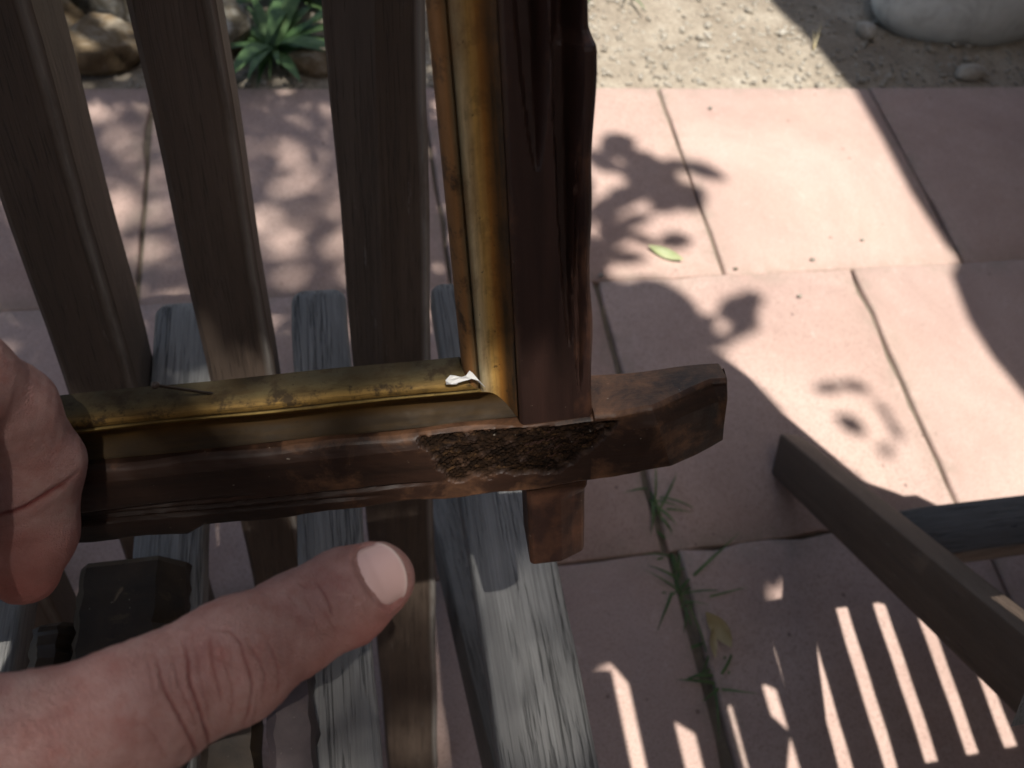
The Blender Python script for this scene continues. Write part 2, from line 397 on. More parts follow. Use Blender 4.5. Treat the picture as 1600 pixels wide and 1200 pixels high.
tag(pl, 'large whitewashed edging stone in the shade of the garden bed', 'stone')
o = blob('pebble', (1.185, 1.083, 0.004), (0.03, 0.02, 0.014), M['pebble'], 91, 3, 0.15); tag(o, 'pale oval pebble at the shaded paving edge by the whitewashed stone', 'pebble')
o = blob('pebble', (1.012, 1.20, 0.004), (0.02, 0.024, 0.014), M['pebble'], 95, 3, 0.15); tag(o, 'dim brown pebble lying in shade beside the whitewashed stone', 'pebble')

def pebbles():
    base = bmesh.new(); bmesh.ops.create_icosphere(base, subdivisions=1, radius=1)
    bv = np.array([v.co[:] for v in base.verts]); bf = [[v.index for v in f.verts] for f in base.faces]; base.free()
    V = []; F = []; r = np.random.default_rng(5)
    for i in range(2600):
        x = r.uniform(-0.7, 1.6); y = 1.056 + abs(r.normal()) * 0.2
        s = r.uniform(0.0015, 0.0045) * (2.0 if r.random() < .06 else 1)
        a = r.uniform(0, 6.28); c_, s_ = math.cos(a), math.sin(a)
        p = bv * (1 + 0.25 * r.normal(size=(len(bv), 1))) * np.array([s * 1.4, s, s * .7])
        p = np.stack([p[:, 0] * c_ - p[:, 1] * s_, p[:, 0] * s_ + p[:, 1] * c_, p[:, 2]], -1)
        z = -0.006 + 0.006 * fbm(np.array([x]), np.array([y]), 14, 3)[0]
        p += np.array([x, y, z + s * .3]); b0 = len(V)
        V.extend(p.tolist()); F.extend([[q + b0 for q in f] for f in bf])
    o = mesh_obj('gravel', V, F, M['pebble']); tag(o, 'pale gravel scattered over the dry soil beyond the paving', 'gravel', kind='stuff')
pebbles()

# ------------------------------------------------------------------ plants
def blade_strip(base, dirv, length, width, lift, droop, seg=6, up=Vector((0, 0, 1))):
    d = Vector(dirv).normalized(); side = d.cross(up).normalized(); V = []; F = []
    for i in range(seg + 1):
        t = i / seg
        p = Vector(base) + d * length * t * math.cos(lift * (1 - t)) + up * (length * math.sin(lift) * t - droop * length * t * t)
        hw = width * 0.5 * (1 - t ** 2.2) ** 0.9 * (0.55 + 0.9 * t * (1 - t) * 2) + 0.0001
        V += [p - side * hw, p + side * hw]
    for i in range(seg): F.append((2 * i, 2 * i + 1, 2 * i + 3, 2 * i + 2))
    return V, F
def tuft(name, loc, blades, mat, label, cat, group=None):
    V = []; F = []
    for (ang, ln, wd, lift, droop) in blades:
        v, f = blade_strip((rnd.uniform(-.004, .004), rnd.uniform(-.028, .028), -0.006), (math.cos(ang), math.sin(ang), 0), ln, wd, lift, droop)
        b0 = len(V); V += v; F += [tuple(q + b0 for q in x) for x in f]
    o = mesh_obj(name, V, F, mat); o.location = loc; tag(o, label, cat, group); return o
def rb(n, l0, l1, w=.0035, lift=(.4, 1.35), droop=(.3, 1.1)):
    return [(rnd.uniform(0, 6.28), rnd.uniform(l0, l1), w * rnd.uniform(.6, 1.2), rnd.uniform(*lift), rnd.uniform(*droop)) for _ in range(n)]
tuft('grass_tuft', (0.352, 0.315, 0), rb(12, .03, .07), M['grass'], 'small green grass tuft in the slab joint above the crossing of joints', 'grass', 'grass tufts in the paving joints')
tuft('grass_tuft', (0.360, 0.195, 0), rb(16, .02, .06, .0024, (.4, 1.4)) + [(0.55, .10, .004, .35, .15), (0.1, .08, .003, .3, .2), (-2.2, .08, .004, .3, .2)], M['grass'],
     'largest grass tuft with long blades just below the crossing of joints', 'grass', 'grass tufts in the paving joints')
tuft('grass_tuft', (0.372, 0.115, 0), rb(14, .03, .08), M['grass'], 'grass tuft beside the dry yellow leaf in the joint', 'grass', 'grass tufts in the paving joints')
tuft('grass_tuft', (0.358, 0.235, 0), rb(7, .02, .05), M['grass'], 'tiny grass sprout right at the crossing of joints', 'grass', 'grass tufts in the paving joints')
tuft('dry_stalk', (0.885, 1.125, 0), [(1.2, .05, .003, 1.2, .1), (1.5, .04, .002, .9, .1)], M['dry'], 'yellow dry grass stalk on the edge of the shadow in the soil', 'stalk')
tuft('grass_sprout', (0.56, 1.31, 0), rb(6, .03, .07, .006), M['weed'], 'green grass sprout in the sunlit dry soil', 'grass')
tuft('grass_sprout', (0.49, 1.32, 0), rb(5, .03, .06, .006), M['weed'], 'second green grass sprout in the sunlit dry soil near the frame', 'grass')
def broad_weed(loc, n, size, label, seed):
    r = random.Random(seed); root = empty('leafy_weed', loc); tag(root, label, 'weed', 'weeds in the garden bed')
    for i in range(n):
        a = r.uniform(0, 6.28); L = size * r.uniform(.6, 1.15)
        v, f = blade_strip((0, 0, 0), (math.cos(a), math.sin(a), 0), L, L * r.uniform(.12, .22), r.uniform(.25, 1.15), r.uniform(.2, .7), 8)
        mesh_obj('leaf', v, f, M['weed'], root)
broad_weed((-0.085, 1.135, 0), 40, .13, 'leafy green weed growing between the small stones of the bed', 3)
broad_weed((-0.04, 1.27, 0), 36, .16, 'larger leafy weed behind the small stones of the bed', 4)
broad_weed((0.06, 1.23, 0), 16, .13, 'leafy weed at the right end of the stones, nearest the gravel', 5)
broad_weed((-0.43, 1.3, 0), 14, .12, 'leafy weed growing behind the brown rock', 6)
def flat_leaf(name, loc, rot, L, W, curl, mat, label):
    V = []; F = []; n = 10
    for i in range(n + 1):
        t = i / n; hw = W * math.sin(math.pi * min(max(t, .015), .985)) ** .8 / 2
        for j in (-1, 0, 1): V.append(((t - .5) * L, j * hw, curl * (t - .5) ** 2 * 4 + abs(j) * hw * .5))
    for i in range(n):
        for j in (0, 1): F.append((3 * i + j, 3 * i + j + 1, 3 * i + j + 4, 3 * i + j + 3))
    o = mesh_obj(name, V, F, mat); o.location = loc; o.rotation_euler = rot; tag(o, label, 'leaf'); return o
flat_leaf('fallen_leaf', (0.467, 0.688, 0.003), (0.3, 0, -0.55), .055, .016, .006, M['greenleaf'], 'narrow pale green leaf fallen on the sunlit paving')
flat_leaf('dry_leaf', (0.389, 0.150, 0.010), (0.9, 0.0, -1.15), .045, .022, .008, M['dry'], 'curled dry yellow leaf lying in the joint beside the grass')
flat_leaf('dry_leaf', (0.375, 0.135, 0.006), (0.3, 0.1, 1.3), .035, .01, .004, M['dry'], 'thin dry straw leaf fallen under the grass in the joint')
for i, (x, y) in enumerate([(0.655, 0.60), (0.70, 0.665), (0.36, 0.655), (0.63, 0.995), (0.80, 0.70), (0.57, 0.655)]):
    o = blob('grit', (x, y, 0.003), (.004, .003, .0025), M['pebble'] if i % 2 == 0 else M['rock'], 120 + i, 2, .2)
    tag(o, 'tiny bit of grit lying on the sunlit red paving', 'grit', 'grit on the paving')

# ------------------------------------------------------------------ chairs
SEAT_S = Vector((0.0, 0.997, -0.077)).normalized()
def seat_z(y): return 0.4265 - 0.0773 * (y - 0.2476)
def seat_slat(x0, x1, y0, y1, mat, parent, thick=0.021, seed=0, endr=0.011, skew=0.0):
    hw = (x1 - x0) / 2; L = (y1 - y0) / SEAT_S.y; r = random.Random(seed); ph = r.uniform(0, 6)
    st = list(np.linspace(0, L - endr, 26)) + [L - endr * (1 - math.sin(a)) for a in np.linspace(0.2, math.pi / 2, 7)]
    rings = []
    for s in st:
        e = max(0, s - (L - endr)); red = endr - math.sqrt(max(endr * endr - e * e, 0)); red = min(red * .8, hw * .55)
        d = min(red * .35, thick * .3); wob = 0.0004 * math.sin(s * 31 + ph) + 0.0003 * math.sin(s * 83 + ph)
        rings.append([(px * (hw - red) / hw + wob + skew * (s - L * .5), s - L / 2, pz) for px, pz in rrect(hw, -thick + d, -d, 0.0035, 3)])
    o = autosmooth(loft('seat_slat', rings, mat, parent))
    ym = (y0 + y1) / 2
    o.location = ((x0 + x1) / 2, ym, seat_z(ym)); o.rotation_euler = (math.atan2(SEAT_S.z, SEAT_S.y), 0, 0)
    return o
BN = 0.455  # y change per unit height of the backrest
def back_y(z, y0=0.2476): return y0 + (z - 0.4265) * BN
UPB = Vector((0, BN, 1)).normalized(); NB = Vector((0, -1, BN)).normalized()
def back_slat(xa, xb, za, zb, width, thick, mat, parent, ridge=None, y0=0.2476, cham=(0.003, 0.006)):
    """slat from (xa at height za) to (xb at zb); centre line x; ridge = (top, bottom) place of a planed ridge over the front"""
    pa = Vector((xa, back_y(za, y0), za)); pb = Vector((xb, back_y(zb, y0), zb))
    mid = (pa + pb) / 2; L = (pb - pa).length; rings = []
    for i in range(31):
        t = i / 30; s = (t - .5) * L
        x = xa + (xb - xa) * t - mid.x + 0.0005 * math.sin(s * 40 + xa * 90)
        hw = width / 2
        if ridge:
            rx = ridge[1] + (ridge[0] - ridge[1]) * t; dl = 0.002 + 0.022 * max(0, (rx + hw)) / width
            prof = [(hw, -.002), (hw - .0025, 0), (hw - .006, 0), (rx + .0012, 0), (rx - .0012, -.0012), (-hw + .001, -dl), (-hw, -dl - .002), (-hw, -thick + .003), (-hw + .003, -thick), (hw - .003, -thick), (hw, -thick + .003)]
        else:
            c0, c1 = cham
            prof = [(hw, -c1), (hw - c1 * .35, -c1 * .35), (hw - c1, 0), (-hw + c0, 0), (-hw, -c0), (-hw, -thick + .003), (-hw + .003, -thick), (hw - .003, -thick), (hw, -thick + .003)]
        rings.append([(x + a, s, b) for a, b in prof])
    ev = [.5 if ridge else 0, 1 if ridge else .8] + [0] * (len(rings[0]) - 2)
    o = autosmooth(loft('back_slat', rings, mat, parent, attrs={'edge': ev * len(rings)}), 20)
    o.location = mid; o.rotation_euler = Matrix((Vector((1, 0, 0)), UPB, NB.cross(Vector((0, 0, 0))) if False else Vector((1, 0, 0)).cross(UPB))).transposed().to_euler()
    return o
def beam(name, a, b, wx, wz, mat, parent, bev=0.004, upv=Vector((0, 0, 1))):
    a = Vector(a); b = Vector(b); y = (b - a).normalized(); x = y.cross(upv).normalized(); z = x.cross(y)
    L = (b - a).length; rings = []
    for s in np.linspace(-L / 2, L / 2, 14):
        e = bev * .6 if abs(abs(s) - L / 2) < 1e-6 else 0
        rings.append([(p * (1 - e / wx), s, q * (1 - e / wz)) for p, q in rrect(wx / 2, -wz / 2, wz / 2, bev, 2)])
    o = autosmooth(loft(name, rings, mat, parent))
    o.location = (a + b) / 2; o.rotation_euler = Matrix((x, y, z)).transposed().to_euler()
    return o

ch = empty('garden_chair', (0, 0, 0))
tag(ch, 'weathered slatted wooden garden chair carrying the loose dark offcuts on its seat', 'chair', 'slatted garden chairs')
ya, yb = -0.19, 0.349
for i, (x0, x1) in enumerate([(0.0605, 0.1115), (-0.0375, 0.0005), (-0.127, -0.089), (-0.2165, -0.1785), (-0.306, -0.268), (-0.385, -0.345)]):
    seat_slat(x0, x1, ya, yb - (0, 0, 0.006, .075, .075, .075)[i], M['grey_wood'], ch, seed=i)
back_slat(0.0315, 0.0210, 0.004, 0.86, 0.049, 0.034, M['brown_wood'], ch, ridge=(0.006, -0.022))
back_slat(-0.0605, -0.0705, 0.004, 0.86, 0.0385, 0.036, M['brown_wood'], ch)
back_slat(-0.1430, -0.1485, 0.004, 0.86, 0.0380, 0.054, M['brown_wood'], ch)
back_slat(-0.2350, -0.2450, 0.004, 0.86, 0.0355, 0.040, M['brown_wood'], ch)
back_slat(-0.3250, -0.3300, 0.004, 0.86, 0.036, 0.040, M['brown_wood'], ch)
beam('top_rail', (-0.36, back_y(0.875) + .012, 0.875), (0.06, back_y(0.875) + .012, 0.875), 0.03, 0.05, M['brown_wood'], ch)
beam('seat_rail', (-0.385, 0.2255, seat_z(0.2255) - .0335), (0.111, 0.2255, seat_z(0.2255) - .0335), 0.016, 0.024, M['grey_wood'], ch)
beam('seat_rail', (-0.385, -0.15, seat_z(-0.15) - .0365), (0.111, -0.15, seat_z(-0.15) - .0365), 0.03, 0.030, M['grey_wood'], ch)
for xl in (0.0885, -0.369):
    beam('leg', (xl, 0.335, 0.018), (xl, -0.113, 0.40), 0.032, 0.05, M['leg_wood'], ch)
beam('crossbar', (-0.352, 0.195, 0.155), (0.046, 0.195, 0.155), 0.022, 0.045, M['leg_wood'], ch)

# second chair, at the right
c2 = empty('garden_chair', (0, 0, 0))
tag(c2, 'second weathered wooden garden chair with its slanted leg resting on bare paving', 'chair', 'slatted garden chairs')
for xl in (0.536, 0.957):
    beam('leg', (xl, 0.347, 0.018), (xl - .075, -0.035, 0.402), 0.030, 0.058, M['brown_wood'], c2)  # darker wood colour stands in for shade on the leg's side
beam('crossbar', (0.526, 0.182, 0.168), (0.935, 0.182, 0.168), 0.052, 0.05, M['leg_wood'], c2)
gaps = [0.421, 0.472, 0.524, 0.574, 0.626, 0.675, 0.724, 0.774, 0.824, 0.874, 0.924, 0.974, 1.0]
for i in range(len(gaps) - 1):
    seat_slat(gaps[i] + 0.0135, gaps[i + 1] - 0.0015, -0.32, 0.088, M['grey_wood'], c2, seed=20 + i, skew=0.05)
def plate(name, outline, z0, z1, mat, parent):
    n = len(outline); return autosmooth(loft(name, [[(x, y, z0) for x, y in outline], [(x, y, z1) for x, y in outline]], mat, parent, smooth=False))
plate('seat_rail', [(0.435, 0.03), (0.455, 0.062), (0.475, 0.073), (0.59, 0.072), (0.63, 0.052), (0.67, 0.010), (0.72, -0.03), (1.0, -0.03), (1.0, 0.15), (0.755, 0.158), (0.70, 0.198), (0.53, 0.205)], 0.409, 0.4165, M['grey_wood'], c2)  # added unseen plate, outline shaped to the shadow edges it casts
beam('seat_rail', (0.43, -0.29, seat_z(-0.29) - .034), (1.0, -0.29, seat_z(-0.29) - .034), 0.03, 0.028, M['grey_wood'], c2)
beam('seat_rail', (0.52, -0.12, seat_z(-0.12) - .034), (1.0, -0.12, seat_z(-0.12) - .034), 0.03, 0.024, M['grey_wood'], c2)
tb = empty('added_table', (0.28, -0.2, 0)); tag(tb, 'small slatted wooden table added out of view between the two chairs to cast striped shade', 'table')  # added out of view; gaps between boards let light stripes through
def tplate(name, outline, z0, z1):
    o = plate(name, [(x - .28, y + .2) for x, y in outline], z0, z1, M['leg_wood'], tb); return o
for x0, x1 in ((.140, .190), (.194, .2415), (.257, .2985), (.3175, .362), (.366, .4085), (.4225, .436)):
    tplate('board', [(x0, -.42), (x1, -.42), (x1, -.012), (x0, -.012)], .66, .674)
tplate('shade_plate', [(.20, .0), (.243, .004), (.256, -.018), (.270, -.040), (.300, -.066), (.318, -.080), (.345, -.066), (.40, -.045), (.412, -.043), (.436, -.058), (.436, .03), (.25, .045)], .636, .659)  # outline shaped to end the light stripes on the paving
tplate('shade_plate', [(.395, -.16), (.424, -.098), (.410, -.080), (.395, -.085)], .640, .6595)
tplate('shade_plate', [(.14, -.41), (.436, -.41), (.436, -.385), (.14, -.385)], .62, .6595)
for x in (.155, .42):
    for y in (-.40, -.20):
        beam('leg', (x - .28, y + .2, 0.0), (x - .28, y + .2, .62 if y < -.3 else .659), .026, .026, M['leg_wood'], tb, .003, Vector((0, 1, 0)))

def added_bag():
    """canvas bag added out of view on the second chair, outline shaped for its shadow edge"""
    zs = np.linspace(0.424, 0.862, 34); n = 20; rings = []
    for i, z in enumerate(zs):
        xr = np.interp(z, [.424, .474, .556, .633, .758, .816, .87], [.700, .640, .597, .558, .524, .500, .470]); xl = np.interp(z, [.424, .55, .82, .87], [.53, .49, .43, .42])
        t = i / (len(zs) - 1); th = 0.045 * math.sin(math.pi * min(.12 + t * .86, 1)) + .003
        yc = .19 + (z - .4265) * .3863 - .012; ring = []
        for j in range(n * 2):
            a = 2 * math.pi * j / (n * 2); cx = math.cos(a); sx = math.sin(a)
            x = (xl + xr) / 2 + (xr - xl) / 2 * cx
            ring.append((x, yc + th * np.sign(sx) * abs(sx) ** .7 + .003 * math.sin(x * 70 + z * 24), z))
        rings.append(ring)
    o = loft('added_bag', rings, M['added_bag_cloth']); tag(o, 'slouching grey blue canvas bag added out of view on the second chair to cast a shadow edge', 'bag')
added_bag()

# ------------------------------------------------------------------ loose offcuts on the seat
def carved_block(name, x0, x1, y0, y1, h, mat, label, cham, seed):
    zt = seat_z((y0 + y1) / 2)
    r = np.random.default_rng(seed); rings = []
    hw = (x1 - x0) / 2; L = y1 - y0
    for s in np.linspace(0, 1, 24):
        e = 0.004 * (s > .97)
        j = r.normal(size=8) * 0.0008
        prof = [(hw, 0), (hw, h * .45), (hw - cham, h), (-hw + .004, h * 1.02), (-hw, h * .8), (-hw, 0)]
        rings.append([(p + j[i], y0 + L * s - (y0 + L / 2), max(q - e * (q > .004), 0) + (j[i] if q > .004 else 0)) for i, (p, q) in enumerate(prof)])
    n = len(rings[0]) * 24
    o = autosmooth(loft(name, rings, mat, None, attrs={'wear': r.uniform(-.2, .25, n), 'rough': np.zeros(n)}), 25)
    o.location = ((x0 + x1) / 2, (y0 + y1) / 2, zt + 0.0012); o.rotation_euler = (math.atan2(SEAT_S.z, SEAT_S.y), 0, 0.02)
    tag(o, label, 'wood block'); return o
carved_block('wood_offcut', -0.145, -0.094, 0.045, 0.150, 0.024, M['offcut'], 'blackened chamfered wood offcut lying on the chair seat above the thumb', .012, 1)
carved_block('wood_offcut', -0.052, -0.0295, -0.06, 0.092, 0.020, M['offcut2'], 'purplish brown wood offcut with worn edges lying on the seat under the thumb', .002, 2)
carved_block('wood_offcut', -0.083, -0.056, -0.06, 0.078, 0.016, M['offcut'], 'low dark brown wood offcut beside the purplish one on the seat', .003, 3)
carved_block('wood_offcut', -0.168, -0.149, 0.07, 0.124, 0.012, M['offcut'], 'small dark splinter of wood beside the blackened offcut on the seat', .006, 4)

# ------------------------------------------------------------------ picture frame
FU = Vector((0.991, -0.043, 0.130)).normalized()
FVraw = Vector((-0.097, 0.446, 0.890)); FV = (FVraw - FU * FVraw.dot(FU)).normalized(); FN = FU.cross(FV) * -1
if FN.y > 0: FN = -FN
F0 = Vector((0.066, 0.106, 0.649))
fr = empty('picture_frame', F0)
fr.rotation_euler = Matrix((FU, FV, FU.cross(FV))).transposed().to_euler()
WS = 1.0 if FU.cross(FV).dot(FN) > 0 else -1.0     # local z towards the front
tag(fr, 'old carved wooden picture frame with crossed corners held in the hand', 'picture frame')
def gouge(a, v, ac, hw, v0, v1, depth, tip0=0.02, tip1=0.02):
    """V-gouge along v centred at ac; pointed at v0 (low) and v1 (high)"""
    k_ = np.clip((v - v0) / tip0, 0, 1) * np.clip((v1 - v) / tip1, 0, 1)
    wd = hw * np.sqrt(k_) + 1e-6; q = (a - ac) / wd
    return -depth * k_ ** .6 * np.clip(np.where(q < 0, (1 + q) / .35, 1 - q), 0, 1)
def rail(name, axis, c, s0, s1, lo, hi, thick, ff, mat, ends=(0.007, 0.007), edgef=None, ds=0.0011, na=44, back=0.0, attrf=None, smooth_ang=17):
    """axis 'u' or 'v'; cross range lo..hi about c; ff(cross, along) -> front depth (<=0)"""
    st = np.arange(s0, s1 + ds * .5, ds); rings = []; wear = []; rough = []
    for s in st:
        l_, h_ = lo, hi
        if edgef: l_, h_ = edgef(s, lo, hi)
        a = np.linspace(l_, h_, na)
        z = ff(a, np.full_like(a, s))
        ed = np.minimum(a - l_, h_ - a); z = z - 0.0016 * np.clip(1 - ed / 0.0016, 0, 1) ** 2
        e = 0.0
        if ends[0] and s - s0 < ends[0]: e = max(e, (1 - (s - s0) / ends[0]))
        if ends[1] and s1 - s < ends[1]: e = max(e, (1 - (s1 - s) / ends[1]))
        z = z - 0.0075 * e ** 1.2
        ring = [(x, s, q) for x, q in zip(a, z)]
        sh = 0.0015 * e
        ring[0] = (ring[0][0] + sh, s, ring[0][2]); ring[-1] = (ring[-1][0] - sh, s, ring[-1][2])
        ring += [(h_ - sh, s, min(-thick * .5, ring[-1][2] - .001)), (h_ - sh, s, -thick), (l_ + sh, s, -thick), (l_ + sh, s, min(-thick * .5, ring[0][2] - .001))]
        wr = np.clip(1 - ed / 0.003, 0, 1) * .35 + e * .3; rg = np.zeros_like(a)
        if attrf: w2, r2 = attrf(a, np.full_like(a, s)); wr = wr + w2; rg = r2
        sw = .5 if (axis == 'u' and s > .012) else .2
        wear += list(wr) + [sw, sw, .1, .2]; rough += list(rg) + [rg[-1] * .4, 0, 0, rg[0] * .4]
        if axis == 'u': ring = [(s, x + c, q * WS if True else q) for x, s, q in ring]
        else: ring = [(x + c, s, q) for x, s, q in ring]
        rings.append([(p[0], p[1], (p[2] + back) * WS if axis == 'v' else p[2] + back * WS) for p in ring])
    o = loft(name, rings, mat, fr, attrs={'wear': wear, 'rough': rough})
    return autosmooth(o, smooth_ang)
def n2(a, s, f, seed):   # cheap smooth noise for carved surfaces
    return fbm(np.asarray(a), np.asarray(s), f, seed)
# right stile (vertical)
def stile_front(a, v):
    z = gouge(a, v, -0.0035, .0052, 0.097, .36, .0085, .045, .02)
    z = z + gouge(a, v, 0.0050, .0042, 0.040, .40, .0090, .075, .02)
    z = z + gouge(a, v, 0.0083, .0022, 0.022, .103, .0042, .03, .05)
    z = z - np.where(v > .1275, np.clip((a - .0025) / .0015, 0, 1) * np.clip((v - .1275) / .003, 0, 1) * .0035, 0)
    z = z - np.clip((a - .0015) / .010, 0, 1) * .0045 * np.clip((-.020 - v) / .005, 0, 1)
    return z + 0.00004 * n2(a, v * .3, 700, 2) + 0.00010 * n2(a, v, 200, 8)
def stile_edge(s, lo, hi):
    if s < -0.018: return lo + .0012, hi - .0008
    wob = 0.0005 * math.sin(s * 60) + .0003 * math.sin(s * 170)
    hi2 = hi + wob
    if s > .1275: hi2 -= min((s - .1275) / .004, 1) * .0013
    return lo, hi2
def stile_attr(a, v):
    w_ = np.where((a > .006) & (v < .10), .35, 0) + np.where(v < -.016, .75, 0)
    zg = stile_front(a, v); w_ = w_ + np.where((zg < -.0004) & (zg > -.0022) & (v > .03), .4, 0)
    return w_ * (0.6 + .4 * n2(a, v, 150, 4)), np.clip(1 - np.abs(v + .018) / .004, 0, 1) * .8
rail('stile', 'v', 0, -0.0625, 0.345, -0.0117, 0.0120, 0.0215, stile_front, M['rail_v'], (0.0065, .0065), stile_edge, attrf=stile_attr, back=-0.0012)
def stile_l(a, v): return gouge(a, v, 0.003, .005, .06, .25, .004, .05, .05) + 0.00016 * n2(a, v, 260, 9)
rail('stile', 'v', -0.262, -0.0605, 0.345, -0.0117, 0.0117, 0.0215, stile_l, M['rail_v'], back=-0.0012, ds=.003, na=20)
# bottom rail
def rough_mask(a, u):
    d = 0.012 * np.sin(u * 190) * .12
    left = -0.0475 + (0.0125 - a) * .45 + .0015 * n2(a, u, 300, 6)
    right = 0.0235 - (0.0105 - a) * 1.05 + .0012 * n2(a, u, 320, 7)
    top = 0.0110; bot = -0.0098 - np.clip(u + .002, 0, .02) * .45 + .0014 * n2(a, u, 330, 12)
    m = np.clip((u - left) / .003, 0, 1) * np.clip((right - u) / .0025, 0, 1) * np.clip((top - a) / .0015, 0, 1) * np.clip((a - bot) / .0028, 0, 1)
    return np.clip(m * (1.3 + .55 * n2(a, u, 480, 26)) - .12, 0, 1)
def rail_front(a, u):
    m = rough_mask(a, u)
    hatch = np.sin((u * .62 + -a * .78) * 4300 + 1.6 * n2(a, u, 330, 21)) * .5 + .5
    z = -m * (0.0010 + 0.0010 * hatch * np.clip(.6 + .5 * n2(a, u, 420, 23), 0, 1.2) + .0007 * np.abs(n2(a, u, 800, 22)))
    z = z - np.clip((a - .0068) / .0047, 0, 1) * .0022 * np.clip((-0.012 - u) / .01, 0, 1)      # worn bevel beside the moulding
    ll = np.clip((-.035 - u) / .03, 0, 1)
    z = z - ll * .0016 * np.exp(-((a + .0082 + .010 * (u + .05) * .10) / .00075) ** 2)
    z = z - np.clip((-.055 - u) / .04, 0, 1) * .0020 * np.exp(-((a + .0118 + (u + .05) * .02) / .0007) ** 2)
    z = z - np.clip((-.10 - u) / .03, 0, 1) * .0022 * np.exp(-((a + .0045 - (u + .05) * .02) / .0011) ** 2)
    # facets on the stub: bevelled end
    z = z - np.clip((u - .0365 + a * .30) / .024, 0, 1) * .0105
    z = z - np.clip((u - .02) / .01, 0, 1) * np.clip((a - .006) / .005, 0, 1) * .0022
    return z + 0.00013 * n2(a, u, 200, 13) + 0.00003 * n2(a * .4, u, 500, 14)
def rail_edge(s, lo, hi):
    l_ = lo + 0.0006 * math.sin(s * 70) + .0004 * math.sin(s * 210)
    if s > .012: l_ += (s - .012) * .09
    if s < -.122: l_ -= min((-.122 - s) / .006, 1) * .0034
    if -.122 < s < -.05: l_ += .0010 * math.sin((s + .05) / .072 * math.pi)
    h_ = hi + (.0015 if s > .013 else 0) + .0004 * math.sin(s * 150)
    return l_, h_
def rail_attr(a, u):
    m = rough_mask(a, u)
    w_ = np.exp(-((u + .045) / .045) ** 2) * .32 + np.where(u > .012, .42, 0) - np.where(u < -.09, .35, 0)
    return w_ * (.7 + .3 * n2(a, u, 120, 15)), m
rail('rail', 'u', 0, -0.322, 0.0635, -0.0165, 0.0115, 0.0235, rail_front, M['rail_h'], (0.0065, .0012), rail_edge, na=64, smooth_ang=17, attrf=rail_attr, back=0.0008, ds=.0005)
def rail_t(a, u): return 0.00022 * n2(a, u, 240, 13)
rail('rail', 'u', 0.285, -0.322, 0.060, -0.0125, 0.0125, 0.0235, rail_t, M['rail_h'], ds=.003, na=20, back=0.0008)
# gilded moulding: profile by distance d from the rail (0) to the sight edge (1)
PROF = [(0, -.0050), (.06, -.0056), (.12, -.0072), (.20, -.0088), (.28, -.0096), (.36, -.0098), (.44, -.0093), (.52, -.0082), (.60, -.0066), (.66, -.0054),
        (.685, -.0053), (.70, -.0062), (.715, -.0064), (.73, -.0056), (.80, -.0052), (.87, -.0058), (.94, -.0080), (.985, -.0115), (1.0, -.0150)]
def moulding(side, wd, outer, inner_lo, inner_hi, bs):
    """side: 'r','b','l','t'. outer = coordinate of the rail edge; mitred between inner_lo..inner_hi (coordinates of the rails' edges)"""
    rings = []; band = []; along = []
    for t in np.linspace(0, 1, 60):
        ring = []
        for d, z in PROF + [(1.0, -.0185), (0, -.0185)]:
            off = d * wd; p = (inner_lo + off) + (inner_hi - inner_lo - 2 * off) * t
            zz = (z + .0003 * math.sin(p * 90 + d * 5)) * WS
            if side == 'r': q = (outer - off, p, zz)
            elif side == 'l': q = (outer + off, p, zz)
            elif side == 'b': q = (p, outer + off, zz)
            else: q = (p, outer - off, zz)
            ring.append(q); band.append(min(d, 1)); along.append(p)
        rings.append(ring)
    o = loft('gilt_moulding', rings, M['gilt_shaded' if side == 'b' else 'gilt'], fr, attrs={'band': band, 'along': along})
    return autosmooth(o, 50)
UL, UR, VB, VT = -0.2500, -0.0119, 0.0117, 0.2722
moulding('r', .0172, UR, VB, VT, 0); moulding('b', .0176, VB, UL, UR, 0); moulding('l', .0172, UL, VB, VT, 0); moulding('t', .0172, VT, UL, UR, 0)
# torn paper scrap at the mitre, pin in the moulding
def scrap():
    pts = [(-.0345, .0287), (-.0346, .0306), (-.0330, .0318), (-.0312, .0311), (-.0296, .0309), (-.0281, .0314), (-.0268, .0326), (-.0259, .0319), (-.0240, .0292), (-.0222, .0262), (-.0226, .0260), (-.0247, .0289), (-.0262, .0303), (-.0275, .0299), (-.0290, .0290), (-.0312, .0286), (-.0330, .0289)]
    V = [(x, y, (-.0040 + .0006 * math.sin(i * 1.7)) * WS) for i, (x, y) in enumerate(pts)]
    o = mesh_obj('paper_scrap', V, [tuple(range(len(V)))], M['paper'], fr, smooth=False)
    md = o.modifiers.new('s', 'SOLIDIFY'); md.thickness = .0003
    o['label'] = 'torn white paper scrap'
scrap()
def pin():
    a = Vector((-0.1085, .0280, -.012)); b = Vector((-0.1235, .0392, -.004)); a.z *= WS; b.z *= WS
    d = (b - a).normalized(); x = d.orthogonal().normalized(); y = d.cross(x); rings = []
    L = (b - a).length
    for s, r in ((0, .0005), (.9, .0005), (.91, .0009), (.95, .0013), (.99, .0011), (1.0, .0004)):
        rings.append([tuple(a + d * L * s + (x * math.cos(t) + y * math.sin(t)) * r) for t in np.linspace(0, 6.283, 13)[:-1]])
    o = loft('pin', rings, M['pin'], fr); o['label'] = 'small rusty pin sticking out of the moulding'
pin()

